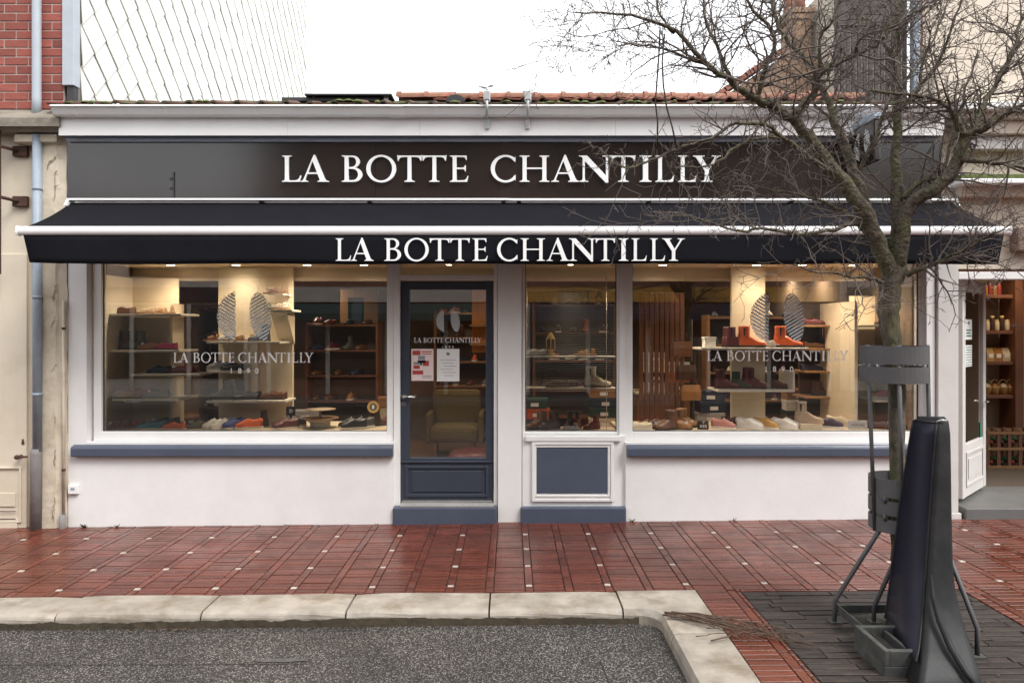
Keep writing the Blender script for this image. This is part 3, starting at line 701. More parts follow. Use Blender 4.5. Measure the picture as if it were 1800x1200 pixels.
va = vb.build('valance', 'awning_black', aw); sm = va.modifiers.new('thick', 'SOLIDIFY'); sm.thickness = .002
YL = YA-.002
def vx(p):     # squeeze the word gap of the fascia lettering
    q = p if p < 830 else p-19
    return XX(590+(q-495.7)*(1204-590)/(1267.3-19-495.7), YL)
lettering(va, vx, ZZ(458.5, YL), (458.5-419)*(D+YL)/F, YL, .0015, 'letter_white', 'printed_letter')
for px in (330, 1480):  # folding arms below the cloth
    xa = XX(px, -.1); s_ = 1 if px < 900 else -1
    am = MB(); am.tube([(xa, -.05, cz1-.13), (xa+s_*.85, -.30, cz1-.20)], .022, 8); am.tube([(xa+s_*.85, -.30, cz1-.20), (xa+s_*.2, YA+.04, cz_+.0)], .018, 8)
    am.build('arm', 'awning_white', aw)
# projecting sign with the striped emblem
ps = thing('projecting_sign', 'small black projecting sign with striped oval emblem and blue grey cap', 'sign')
psx = 3.19
bxo('sign_body', 'sign_black', ps, psx, psx+.06, -.52, -.10, ZZ(292, -.3), ZZ(222, -.3), .01)
bxo('cap', 'zinc', ps, psx-.012, psx+.075, -.53, -.09, ZZ(222, -.3)-.004, ZZ(210, -.3), .01)
bxo('wall_arm', 'dark_metal', ps, psx+.015, psx+.045, -.11, -.028, ZZ(250, -.06), ZZ(240, -.06))
def in_half(x, z, r, side):
    if side < 0: return x*x+z*z <= r*r and x <= -.30*r
    u = x-.63*r+.10*z; return (u/(.39*r))**2+(z/(.9*r))**2 <= 1
def emblem(r):
    """two striped ovals leaning on each other with a gap between, as bars clipped to a shape, in (x, z)"""
    bars = []
    for side in (-1, 1):
        cx = side*r*.62; inside = (lambda x, z: in_half(x, z, r, side)); N = 17
        for i in range(N+4):
            c = -r*1.35+i*2.7*r/(N+3); sl = -.6 if side < 0 else .6; th = r*.034
            run = []
            for q in range(61):
                x = cx-r+2*r*q/60; z = c+sl*(x-cx)
                if inside(x, z): run.append((x, z))
            if len(run) > 3: bars.append((side, [(run[0][0], run[0][1]-th), (run[-1][0], run[-1][1]-th), (run[-1][0], run[-1][1]+th), (run[0][0], run[0][1]+th)]))
    return bars
ec = ((ZZ(292,-.3)+ZZ(222,-.3))/2, -.31)
for sd_ in (-1, 1):
    eb = MB()
    for s_, q in emblem(.145):
        if s_ == sd_: eb.add([(psx-.0025, ec[1]-x*1.0, ec[0]+z) for x, z in q], [(0,1,2,3)])
    eb.build('emblem_half', 'letter_white', ps)

# ================================================================== LEFT HOUSE
lh = thing('brick_house', 'tall neighbour of red brick over cream ground floor with pale slate side wall', 'house')
LX0 = -9.0; LX1 = XX(113, -.02)
bz = ZZ(192, -.03)
mw = bxo('brick_wall', 'mortar', lh, LX0, LX1, -.022, .35, bz, 8.5)
BH, BL, br_ = .083, .226, random.Random(21)
bm_full = {}
z = bz+.004; r_ = 0
while z < 5.45:
    x = LX1-(.0 if r_ % 2 else .113); first = True
    xs_ = []
    xr = LX1
    ln = BL/2 if r_ % 2 else BL
    while xr > XX(0)-.35:
        xl = xr-ln; xs_.append((xl, xr)); xr = xl; ln = BL
    for xl, xr in xs_:
        w_ = round(xr-xl-.011, 3)
        if w_ not in bm_full: bm_full[w_] = MB().box(-w_/2, w_/2, 0, .03, 0, BH-.012, .004).mesh('brick', 'brick_red')
        o = link('brick', bm_full[w_], mw, ((xl+xr)/2, -.0285+br_.uniform(-.002, .002), z)); o.rotation_euler = (0, br_.gauss(0, .004), 0)
    z += BH; r_ += 1
# corner flashing, pale zinc strip against the slates
bxo('flashing', 'zinc_light', lh, LX1, XX(133, -.02), -.055, .05, ZZ(150, -.05), 8.5, .004)
bxo('flashing_shoe', 'dark_metal', lh, LX1+.03, XX(131, -.02), -.03, .04, ZZ(180, -.03), ZZ(150, -.05), .003)
# slate-hung side wall going back over the shop's roof
SX = XX(133, -.02)+.005
YE = 7.9
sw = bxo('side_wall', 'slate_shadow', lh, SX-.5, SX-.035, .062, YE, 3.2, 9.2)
bxo('verge_board', 'slate_pale', sw, SX-.05, SX+.02, YE-.26, YE+.028, 3.2, 9.2, .004)
bxo('side_edge', 'zinc', sw, SX-.06, SX+.004, YE+.03, YE+.05, 3.2, 9.2)
hd_ = .205; sr = random.Random(8)
sv = [(0,-hd_*.994,0),(0,0,-hd_*.994),(0,hd_*.994,0),(0,0,hd_*.994)]
th = .010
# lower tip stands proud of the upper one, as lapped slates do
def slate():
    tip = .026
    o = [(tip*(.5-z/(2*hd_)), y, z) for _, y, z in sv]
    return MB().add(o+[(x-th, y, z) for x, y, z in o], [(0,1,2,3),(7,6,5,4),(0,4,5,1),(1,5,6,2),(2,6,7,3),(3,7,4,0)])
smesh = slate().mesh('slate', 'slate_pale')
cand = []
hv = [(0,0,-hd_*.985),(0,hd_*.985,0),(0,0,hd_*.985)]; ho = [(.026*(.5-z/(2*hd_)), y, z) for _, y, z in hv]
hmesh = MB().add(ho+[(x-th, y, z) for x, y, z in ho], [(0,1,2),(5,4,3),(0,3,4,1),(1,4,5,2),(2,5,3,0)]).mesh('slate', 'slate_pale')
for i in range(0, 21):
    for j in range(0, 31):
        y = .10+i*2*hd_+(hd_ if j % 2 else 0); z = 3.75+j*hd_
        if y > YE-.21: continue
        d = D+y; py = VY-(z+hd_-CZ)*F/d; pyb = VY-(z-hd_-CZ)*F/d
        cand.append((0 if (pyb > -8 and py < 205) else 1, d, y, z))
cand.sort()
cnt = 0; rst = MB()
for flag, d, y, z in cand:
    if flag == 0 and cnt < 298:
        o = link('slate', smesh if y > .2 else hmesh, sw, (SX-.03+sr.uniform(-.002, .002), y, z)); o.rotation_euler = (sr.gauss(0, .012), 0, sr.gauss(0, .006)); cnt += 1
    elif z < 8.6:
        rst.add([(SX-.03+x, y+yy, z+zz) for x, yy, zz in [(smesh.vertices[q].co.x, smesh.vertices[q].co.y, smesh.vertices[q].co.z) for q in range(4)]], [(0,1,2,3)])
if rst.f: o = rst.build('slate_field', 'slate_pale', sw); o['kind'] = 'stuff'
# cornice and cream ground floor
cprof = [(.0, ZZ(192)), (-.17, ZZ(203, -.17)), (-.19, ZZ(207, -.19)), (-.19, ZZ(222, -.19)), (-.15, ZZ(224, -.15)), (-.12, ZZ(232, -.12)), (-.09, ZZ(233, -.09)), (0, ZZ(240))]
MB().extr(cprof, 'x', LX0, XX(103, -.19)).build('cornice', 'weathered_stone', lh)
MB().extr([(.0, ZZ(236)), (-.085, ZZ(236, -.085)), (-.085, ZZ(249, -.085)), (-.06, ZZ(252, -.06)), (0, ZZ(256))], 'x', XX(26, -.08), XX(100, -.08)).build('capital', 'cream_stone', lh)
bxo('front_wall', 'cream_paint', lh, LX0, XX(80), .03, .3, -.4, ZZ(238))
pil = MB(); pr2 = random.Random(31)
x0_, x1_ = XX(75), XX(119)
rings = []
for i in range(41):
    z_ = -.3+(ZZ(240)+.3)*i/40
    e = pr2.uniform(-.004, .004)
    xa, xb = x0_+(.0 if z_ > .55 else -.012)+pr2.uniform(-.003, .003), x1_-.065+pr2.uniform(-.014, .004)
    rings.append([(xa, .05, z_), (xa, -.028+e, z_), (xa+.012, -.04+e, z_), (xb-.02, -.04-e, z_), (xb, -.026, z_), (xb+.07, -.012, z_), (xb+.07, .05, z_)])
pil.loft(rings, smooth=False); pil.build('pilaster', 'cream_stone', lh)
# cracks and lost render, real thin flakes
mat('crack_brown', (.26, .20, .13), .9, .3, 20)
for px, py in ((104,272),(101,300),(106,325),(103,500),(97,556),(100,640),(96,732),(99,790),(93,872),(97,895)):
    c = P(px, py, -.045); x, z = c.x, c.z; up_ = []; lo_c = []
    for q in range(pr2.randint(5, 11)):      # a jagged crack with a lost edge
        w_ = pr2.uniform(.001, .006)*(2.2 if pr2.random() < .2 else 1); up_.append((x-w_, -.0475, z+w_*.3)); lo_c.append((x+w_, -.0475, z-w_*.3)); x += pr2.gauss(0, .011); z -= pr2.uniform(.006, .03)
        x = min(max(x, x0_+.02), x1_-.09)
    n = len(up_); MB().add(up_+lo_c, [(i, i+1, n+i+1, n+i) for i in range(n-1)]).build('crack', 'crack_brown', lh)
# downpipe: zinc above, cast shoe below
dp = MB(); xd = XX(66, -.06)
dp.tube([(xd, -.072, 8.0-.25*i) for i in range(17)]+[(xd, -.072, ZZ(205, -.065))], .040, 14); dp.build('downpipe', 'zinc_light', lh)
MB().tube([(xd+.005, -.07, ZZ(238, -.06)), (xd+.005, -.07, ZZ(793, -.06))], .040, 14).build('downpipe', 'zinc', lh)
MB().tube([(xd-.005, -.07, ZZ(788, -.06)), (xd-.005, -.07, ZZ(798, -.06)), (xd-.012, -.07, -.12)], [.048, .05, .05], 14).build('pipe_shoe', 'cast_grey', lh)
for py in (330, 520, 690): MB().tube([(xd+.005, -.07, ZZ(py, -.06)), (xd+.005, -.07, ZZ(py+5, -.06))], .044, 14).build('pipe_collar', 'zinc', lh)
# thin service pipe and its shoe
xt = XX(113, -.03)
MB().tube([(xt, -.04, ZZ(528, -.03)), (xt, -.04, ZZ(905, -.03))], .014, 8).build('service_pipe', 'cream_stone', lh)
for py in (575, 823): MB().tube([(xt, -.04, ZZ(py, -.03)), (xt, -.04, ZZ(py+4, -.03))], .018, 8).build('pipe_clip', 'rust', lh)
MB().tube([(xt-.005, -.045, ZZ(903, -.03)), (xt-.005, -.045, -.15)], .03, 10).build('service_shoe', 'cast_grey', lh)
# house door, cream, with letter plate and knob
dr = MB(); dx0, dx1 = XX(-60, .0), XX(46, .0)
dr.box(dx0, dx1, .005, .028, -.1, 2.55, .004)
molding(dr, XX(-55), XX(38), ZZ(918), ZZ(820), .02, -.012, .0042)
dr.box(XX(-48), XX(27), -.006, .0042, ZZ(890), ZZ(866), .004); dr.box(XX(-48), XX(31), -.010, .0042, ZZ(936), ZZ(912), .004)
hdoor = dr.build('house_door', 'cream_paint', lh)
kn = MB(); kx, kz = XX(33, -.05), ZZ(803, -.05)
kn.tube([(kx-.012,.004,kz),(kx-.012,-.05,kz)], [.016,.012], 10); kn.lathe([(0,-.024),(.018,-.017),(.026,0),(.018,.017),(0,.024)], (kx-.012,-.058,kz), 12); kn.tube([(kx,-.055,kz),(kx+.085,-.055,kz+.004)], [.012,.009], 8)
kn.build('knob', 'rust', hdoor)
MB().add([(kx+.005+.018*math.cos(a)*(1 if math.sin(a) < 0 else .7), -.0012, kz+.13+(.02*math.sin(a) if math.sin(a) < 0 else .035*math.sin(a))) for a in [i*math.pi/8 for i in range(16)]], [tuple(range(16))]).build('keyhole', 'rust', hdoor)
for py in (898, 911): bxo('letter_slot', 'rust', hdoor, XX(0), XX(29), -.014, -.0105, ZZ(py)-.003, ZZ(py)+.004)
# rusty sign iron on the wall
si = thing('sign_bracket', 'rusty iron brackets holding a dark upright bar on the cream wall', 'bracket')
xb_ = XX(0, -.12)
MB().box(xb_-.03, xb_+.014, -.15, -.12, ZZ(482, -.13), ZZ(212, -.13), .004).build('bar', 'rust', si)
for py in (266, 354):
    MB().box(XX(20, -.02), XX(46, -.02), -.012, .028, ZZ(py+9), ZZ(py-9), .005).tube([(XX(30,-.02), -.01, ZZ(py)), (xb_, -.125, ZZ(py)+.02)], .016, 8).build('bracket_iron', 'rust', si)
mt = thing('meter_box', 'small white box low on the wall beside the cream pilaster', 'box')
bxo('cover', 'white_pvc', mt, XX(119, -.03), XX(136, -.03), -.03, -.001, ZZ(868, -.03), ZZ(853, -.03), .004)
bxo('label_plate', 'zinc', mt, XX(124, -.03), XX(131, -.03), -.032, -.0295, ZZ(861, -.03), ZZ(857, -.03))

# ================================================================== RIGHT NEIGHBOUR
rh = thing('neighbour_shop', 'cream rendered neighbour shop with an open glazed door and grey step', 'shop')
RX0 = XX(1645); RX1 = 9.5
YP = -.03
mat('pilaster_white', (.60, .575, .55), .7, .06, 3, .15, 20)
mat('cream_render', (.62, .545, .45), .8, .06, 2, .2, 20, dirt=(.40, .33, .24), dirt_amt=.35, dscale=2)
MB().box(RX0+.004, XX(1685, YP), YP, .3, .1, ZZ(345), .006).box(RX0+.002, XX(1688, YP)+.006, YP-.012, .29, -.1, .099, .006).build('pilaster', 'pilaster_white', rh)
bxo('upper_wall', 'cream_render', rh, RX0+.004, RX1, .02, .3, ZZ(472), 4.35)
for y0, py0, py1, m_ in ((-.30, 192, 178, 'white_pvc'), (-.22, 208, 194, 'cream_render'), (-.16, 235, 212, 'cream_render'), (-.10, 262, 240, 'pilaster_white'), (-.20, 313, 306, 'moss_green'), (-.24, 322, 313.5, 'white_pvc'), (-.10, 345, 324, 'cream_render')):
    bxo('cornice_band', m_, rh, XX(1690 if py0 > 190 else 1672, y0), RX1, y0, .018, ZZ(py0, y0), ZZ(py1, y0), .006)
mat('sign_brown', (.20, .12, .09), .5, .1)
bxo('sign_board', 'sign_brown', rh, XX(1790, -.1), RX1, -.1, .018, ZZ(440, -.1), ZZ(400, -.1), .004)
bxo('transom_panel', 'wood_red', rh, XX(1686), RX1, .05, .08, ZZ(479)+.002, ZZ(462), .0)
bxo('door_lintel', 'white_paint', rh, XX(1684), RX1, -.01, .12, ZZ(491), ZZ(478), .006)
bxo('step', 'grey_stone', rh, XX(1690), RX1, -.06, .9, -.1, ZZ(893, -.06), .012)
# open door leaf, hinged at the pilaster
hp = Vector((XX(1688, .12), .12, 0)); fp = Vector((XX(1729, .74), .74, 0))
ang = math.atan2(fp.y-hp.y, fp.x-hp.x); wl = (fp-hp).length
zt_, zb_ = ZZ(490, .12), ZZ(877, .12)
ld = frame(0, wl, zb_, zt_, -.022, .022, (.10, .10, .52, .12))
zp = zb_+.10
molding(ld, .12, wl-.12, zp, zp+.34, .03, -.030, -.0215); ld.box(.20, wl-.20, -.027, -.0218, zp+.07, zp+.27, .004)
leaf = ld.build('door_leaf', 'pilaster_white', rh); leaf.location = (hp.x, hp.y, 0); leaf.rotation_euler = (0, 0, ang)
MB().add([(.10,0,zb_+.52),(wl-.10,0,zb_+.52),(wl-.10,0,zt_-.12),(.10,0,zt_-.12)], [(0,1,2,3)]).build('pane', 'pane_glass', leaf)
for z0_, z1_, m_ in ((ZZ(597, .2), ZZ(561, .2), 'paper'), (ZZ(645, .2), ZZ(607, .2), 'paper')):
    nb = MB(); nb.box(.16, .16+.24, -.006, -.003, z0_, z1_)
    nb.mi = 1
    if z0_ > ZZ(600, .2):
        for q in range(3): nb.box(.19, .37-.03*(q == 1), -.0075, -.0062, z0_+.03+q*.028, z0_+.044+q*.028)
        nb.box(.26, .30, -.0075, -.0062, z1_-.05, z1_-.02)
    else:
        for q in range(8): nb.box(.175, .385, -.0075, -.0062, z0_+.012+q*.025, z0_+.020+q*.025)
    nb.build('notice', ['paper', 'ink_green'], leaf)
bxo('sticker', 'ink_green', leaf, wl-.17, wl-.115, -.006, -.003, ZZ(778, .5), ZZ(745, .5))
lh_ = MB(); lh_.tube([(wl-.05, -.022, 1.08), (wl-.05, -.06, 1.08), (wl-.16, -.062, 1.085)], .009, 8); lh_.tube([(wl-.05, .022, 1.08), (wl-.05, .06, 1.08), (wl-.16, .062, 1.085)], .009, 8); lh_.build('handle', 'chrome', leaf)
# its room
RB = 2.6
struct(bxo('neighbour_floor', 'wall_dark', None, XX(1690), RX1, .9, RB, -.1, ZZ(893, -.06)-.003))
struct(bxo('neighbour_back_wall', 'beige_wall', None, XR+.05, RX1, RB, RB+.1, -.1, 2.75))
struct(bxo('neighbour_side_wall', 'beige_wall', None, XR+.05, XR+.15, .3, RB-.002, -.1, 2.75))
struct(bxo('neighbour_far_wall', 'beige_wall', None, RX1-.1, RX1, .3, RB-.002, -.1, 2.75))
struct(bxo('neighbour_ceiling', 'wood_red', None, XR+.05, RX1, .3, RB+.1, 2.752, 2.85))
def nx_(px, Y): return XX(px, Y)
ws = thing('wall_shelves', 'reddish wooden wall shelves stocked with jars and baskets in the neighbour shop', 'shelf')
YS = RB-.28
for py in (519, 582, 636, 695):
    bxo('shelf_board', 'wood_red', ws, nx_(1690, YS), nx_(1781, YS), YS, RB-.002, ZZ(py+5, YS), ZZ(py-1, YS), .004)
bxo('upright', 'wood_red', ws, nx_(1783, YS), nx_(1797, YS), YS-.02, RB-.002, .0, 2.6, .004)
gr = random.Random(17)
def jar(x, y, z, h, r, m_, lidm, lab):
    t = thing('jar', lab, 'jar', (x, y, z), 0, 'jars on the neighbour shop shelves')
    MB().lathe([(0,.001),(r*.92,.001),(r,.01),(r,h*.72),(r*.8,h*.85),(r*.75,h*.88)], n=12).build('body', m_, t)
    MB().lathe([(r*.82,h*.86),(r*.82,h),(0,h)], n=12).build('lid', lidm, t)
def pack(x, y, z, w_, h, m_, lab, grp):
    t = thing('packet', lab, 'packet', (x, y, z), 0, grp)
    MB().loft([[(sx_*w_/2*k1, sy_*.04*k2, zz) for sx_, sy_ in ((-1,-1),(1,-1),(1,1),(-1,1))] for zz, k1, k2 in ((0,1,1),(h*.5,1.02,1.05),(h*.8,.95,.6),(h,.97,.15))], False).build('bag', m_, t)
    bxo('label_patch', 'paper', t, -w_*.3, w_*.3, -.0445, -.0425, h*.25, h*.55)
for nm, c_ in (('goods_amber', (.36,.15,.03)), ('goods_straw', (.45,.30,.12)), ('goods_cream', (.6,.5,.35)), ('goods_dark', (.06,.03,.02)), ('goods_red', (.30,.04,.03)), ('goods_green', (.03,.09,.05))): mat(nm, c_, .4, .15)
def shz(py): return ZZ(py-1, YS)+.001
for i, px in enumerate((1733, 1741, 1749, 1757)): jar(nx_(px, YS+.1), YS+.12, shz(519), .15+.02*(i % 2), .032, ('goods_amber', 'goods_red')[i % 2], 'goods_dark', ('amber', 'red')[i % 2]+' jar on the top wooden shelf of the neighbour shop')
for i, px in enumerate((1735, 1744, 1752, 1761, 1770)): jar(nx_(px, YS+.1), YS+.1, shz(582), .14+.05*(i % 2), .03, ('goods_cream', 'goods_dark')[i % 2], 'goods_straw', ('short pale', 'tall dark')[i % 2]+' jar on the second wooden shelf of the neighbour shop')
for i, px in enumerate((1738, 1752, 1766)): pack(nx_(px, YS+.1), YS+.1, shz(636), .095, .17, ('goods_straw', 'goods_amber', 'goods_cream')[i], ('straw coloured', 'amber', 'cream')[i]+' gift packet standing on the third wooden shelf of the neighbour shop', 'gift packets')
for i, px in enumerate((1734, 1748, 1763, 1776)):
    t = thing('basket', 'straw basket of '+('cream', 'amber')[i % 2]+' goods on the lowest wooden wall shelf', 'basket', (nx_(px, YS+.1), YS+.1, shz(695)), 0, 'baskets on the lowest wall shelf')
    MB().lathe([(0,.002),(.045,.002),(.06,.09),(.062,.1),(.052,.1),(.04,.02),(0,.02)], n=12).build('bowl', 'goods_straw', t)
    MB().tube([(.056*math.cos(a), 0, .1+.09*math.sin(a)) for a in [math.pi*q/8 for q in range(9)]], .005, 6).build('handle', 'goods_straw', t)
    MB().lathe([(.05,.08),(.04,.12),(.02,.14),(0,.145)], n=9).build('filling', ('goods_cream', 'goods_amber')[i % 2], t)
rk = thing('bottle_rack', 'low red wooden rack holding wine bottles on the neighbour shop floor', 'rack')
YR_ = 1.9; rx0, rx1 = XX(1735, YR_), XX(1830, YR_)
flz = ZZ(893, -.06)
rzt, rzb = ZZ(756, YR_), ZZ(820, YR_)
for q in range(6):
    xq = rx0+(rx1-rx0)*q/5; bxo('slat', 'wood_red', rk, xq-.022, xq+.022, YR_-.02, YR_, flz, rzt, .003); bxo('slat', 'wood_red', rk, xq-.022, xq+.022, YR_+.26, YR_+.28, flz, rzt, .003)
for zq in (rzt-.03, (rzt+rzb)/2, rzb): bxo('rail', 'wood_oak', rk, rx0-.02, rx1+.02, YR_-.035, YR_-.0205, zq-.018, zq+.018, .003); bxo('rail', 'wood_oak', rk, rx0-.02, rx1+.02, YR_+.2805, YR_+.295, zq-.018, zq+.018, .003)
for a_ in (0, 1):
    for q in range(5):
        xq = rx0+(rx1-rx0)*(q+.5)/5; zq = (rzt-.14, rzb+.06)[a_]
        t = thing('wine_bottle', 'green wine bottle with '+('red', 'dark')[q % 2]+' cap lying in the '+('upper', 'lower')[a_]+' row of the rack', 'bottle', (xq, YR_+.1, zq), 0, 'bottles in the red rack')
        b_ = MB(); b_.tube([(0,.25,0),(0,.06,0),(0,.02,0),(0,-.08,0)], [.037,.037,.015,.014], 12); b_.build('glass_body', 'goods_green', t)
        MB().tube([(0,-.09,0),(0,-.05,0)], .0165, 10).build('capsule', ('goods_red', 'goods_dark')[q % 2], t)

# ================================================================== ROOFS AND HOUSES BEHIND
bh = thing('gabled_house', 'house behind with red verge tiles, rubble gable and tall chimney seen through branches', 'house')
YB = 5.2
mat('rubble', (.30, .20, .14), .9, .35, 14, .8, 12)
mat('clad_dark', (.055, .045, .045), .7, .15, 6)
mat('clad_light', (.55, .50, .42), .7, .1, 6)
ap = P(1372, 96, YB); lb = P(1262, 172, YB); rb = P(1440, 172, YB)
mb = MB(); pts = [(lb.x, YB), (ap.x, YB)]
mb.extr([(lb.x, 3.4), (lb.x, lb.z-.05), (ap.x, ap.z-.06), (rb.x, ap.z-.06), (rb.x, 3.4)], 'y', YB, YB+.3); mb.build('gable', 'rubble', bh)
n = 9
for i in range(n):
    a = lb.lerp(ap, i/n); b = lb.lerp(ap, (i+1)/n+.02); dirv = (b-a).normalized(); up_ = Vector((-dirv.z, 0, dirv.x))
    mb = MB(); q = [a+up_*.0, b+up_*.0, b+up_*.07, a+up_*.085]
    mb.add([(p.x, YB-.08, p.z) for p in q]+[(p.x, YB+.3, p.z) for p in q], [(0,1,2,3),(7,6,5,4),(0,4,5,1),(1,5,6,2),(2,6,7,3),(3,7,4,0)]); mb.build('verge_tile', 'clay_tile', bh)
cm = MB(); cm.box(XX(1392, YB), XX(1428, YB), YB+.05, YB+.5, 3.5, ZZ(30, YB), .01).box(XX(1388, YB), XX(1432, YB), YB+.02, YB+.54, ZZ(32, YB), ZZ(22, YB), .01).box(XX(1386, YB), XX(1434, YB), YB+.0, YB+.56, ZZ(21.8, YB), ZZ(12, YB), .01); cm.build('chimney', 'rubble', bh)
for px in (1400, 1418): MB().tube([(XX(px, YB), YB+.3, ZZ(14, YB)), (XX(px, YB), YB+.3, ZZ(-25, YB))], [.11,.085], 12).build('chimney_pot', 'clay_tile', bh)
ch = thing('clad_house', 'dark house behind with vertical board cladding and pale gaps above the red roof', 'house')
YC2 = 4.6
bxo('wall', 'clad_light', ch, XX(1468, YC2), XX(1590, YC2), YC2+.03, YC2+2, 3.2, ZZ(-40, YC2))
q = 0
for px in range(1468, 1590, 10):
    xq = XX(px, YC2); top = ZZ(-45, YC2)
    bxo('board', 'clad_dark', ch, xq, xq+XX(VX+6.3, YC2), YC2, YC2+.028, 3.3+.0*px, top)
bxo('upper_band', 'clad_dark', ch, XX(1466, YC2), XX(1592, YC2), YC2-.03, YC2-.002, ZZ(46, YC2), ZZ(-60, YC2))
bxo('gutter', 'zinc', ch, XX(1597, YC2), XX(1610, YC2), YC2-.15, YC2-.02, 3.2, ZZ(-50, YC2), .03)
bxo('corner_board', 'wood_red', ch, XX(1611, YC2), XX(1617, YC2), YC2-.08, YC2+.05, 3.2, ZZ(-50, YC2))
bxo('side_wall', 'cream_render', ch, XX(1617, YC2)+.002, XX(1950, YC2), YC2+.0, YC2+.3, 3.2, ZZ(-10, YC2))

# ================================================================== OPPOSITE SIDE OF THE STREET (seen in the glass)
mat('opp_brick', (.22, .115, .085), .85, .2, 8, .3, 30)
mat('opp_cream', (.6, .55, .49), .85, .1, 3)
mat('opp_glass', (.02, .024, .028), .08, .1)
mat('opp_orange', (.62, .32, .06), .6, .1)
mat('opp_navy', (.02, .026, .05), .7, .1)
mat('opp_teal', (.02, .075, .075), .7, .1)
YO = -13.4
def opposite(label, x0, x1, h, wm, sign, awm, seed):
    t = thing('opposite_house', label, 'house'); r = random.Random(seed)
    bxo('wall', wm, t, x0, x1, YO-.5, YO, -.1, h)
    bxo('cornice', 'opp_cream', t, x0-.05, x1+.05, YO-.3, YO+.25, h, h+.3, .02)
    bxo('sign_band', sign, t, x0+.2, x1-.2, YO+.002, YO+.14, 2.62, 3.05, .01)
    sh = bxo('shopfront', 'opp_glass', t, x0+.3, x1-.3, YO+.002, YO+.06, .45, 2.55)
    nn = int((x1-x0)/1.6)
    for i in range(nn+1):
        xq = x0+.3+(x1-x0-.6)*i/nn; bxo('post', 'opp_cream', sh, xq-.06, xq+.06, YO+.062, YO+.10, .0, 2.58)
    if awm:
        MB().extr([(YO+.15, 2.58), (YO+1.1, 2.28), (YO+1.1, 2.08), (YO+1.08, 2.08), (YO+1.08, 2.25), (YO+.15, 2.54)], 'x', x0+.4, x1-.4).build('awning', awm, t)
    xq = x0+.8
    while xq < x1-1.2:
        for zf in (3.7, 6.3):
            if zf+1.7 < h:
                wv = bxo('window', 'opp_cream', t, xq-.12, xq+1.12, YO+.002, YO+.06, zf-.1, zf+1.75, .01); bxo('pane', 'opp_glass', wv, xq, xq+.48, YO+.061, YO+.065, zf, zf+1.6); bxo('pane', 'opp_glass', wv, xq+.52, xq+1.0, YO+.061, YO+.065, zf, zf+1.6)
        xq += 2.3
    return t
o1 = opposite('brick house across the street with an orange A TABLE shop sign', .2, 9.4, 9.2, 'opp_brick', 'opp_orange', 'opp_navy', 1)
tm = text_mesh('A TABLE', .34, 'ink', .01); tx = link('sign_lettering', tm, o1, (2.0, YO+.15, 2.72)); tx.rotation_euler = (0, 0, math.pi)
opposite('dark brick house across the street with a teal shop awning', -7.2, .15, 9.2, 'opp_brick', 'opp_cream', 'opp_teal', 2)
opposite('low cream house across the street with wide shopfront', -16, -7.25, 4.9, 'opp_cream', 'opp_navy', None, 3)
opposite('low cream house across the street beyond the orange sign', 9.45, 18, 6.5, 'opp_cream', 'opp_teal', 'opp_navy', 4)

# ================================================================== SHOP INTERIOR
FZ = .03
struct(bxo('shop_floor', 'wood_floor', None, XL+.02, XR-.02, .20, 5.5, -.15, FZ))
struct(bxo('shop_back_wall', 'wall_taupe', None, XL+.02, XR-.02, 5.5, 5.6, -.1, 2.9))
struct(bxo('shop_left_wall', 'wall_taupe', None, XL+.0, XL+.1, .222, 5.498, -.1, 2.9))
struct(bxo('shop_right_wall', 'wall_taupe', None, XR-.1, XR, .222, 5.498, -.1, 2.9))
struct(bxo('shop_ceiling', 'ceiling_in', None, XL+.1, XR-.1, .95, 5.498, 2.66, 2.72))
struct(bxo('display_ceiling', 'ceiling_in', None, XL+.1, XR-.1, .262, .948, 2.50, 2.56))
struct(bxo('ceiling_bulkhead', 'ceiling_in', None, XL+.1, XR-.1, .95, 1.03, 2.36, 2.658))
def ceiling_light(x, y, z, r, power, lab, grp, spot=True):
    t = thing('ceiling_light', lab, 'ceiling light', (x, y, z), 0, grp)
    MB().lathe([(0,-.003),(r*.78,-.003)], n=16).build('lens', 'lamp_disc', t)
    MB().lathe([(r*.78,-.005),(r,-.006),(r*1.05,0)], n=16).build('ring', 'shelf_white', t)
    if power:
        la = bpy.data.lights.new('lamp', 'SPOT' if spot else 'POINT'); la.energy = power; la.color = (1, .80, .57); la.shadow_soft_size = .12
        if spot: la.spot_size = R(160); la.spot_blend = 1.0
        lo = bpy.data.objects.new('lamp', la); COL.objects.link(lo); lo.parent = t; lo.location = (0, 0, -.03)
for px in (300, 415, 540, 640): ceiling_light(XX(px, .60), .60, 2.5, .055, {300: 20, 415: 12, 540: 30}.get(px, 44), 'recessed round spotlight in the ceiling above the left display window', 'spotlights over the left window')
for px in (1165, 1330, 1410, 1500, 1580): ceiling_light(XX(px, .60), .60, 2.5, .055, {1330: 12, 1500: 28}.get(px, 40), 'recessed round spotlight in the ceiling above the right display window', 'spotlights over the right window')
for px in (789, 1003): ceiling_light(XX(px, .55), .55, 2.5, .04, 9, 'recessed round spotlight in the ceiling just inside the shop door', 'spotlights by the shop door')
for px, y in ((640, 2.2), (820, 2.4), (1000, 2.2), (1160, 2.6), (1270, 2.0), (1420, 2.2), (1370, 3.2), (560, 3.4), (850, 4.0)):
    ceiling_light(XX(px, y), y, 2.66, .05, 26, 'small recessed spotlight in the ceiling at the back of the shoe shop', 'spotlights in the shop ceiling')
for px, y in ((1760, 1.3), (1800, 2.0)):
    ceiling_light(XX(px, y), y, 2.75, .05, 22, 'round spotlight in the wooden ceiling of the neighbour shop', 'spotlights in the neighbour shop')

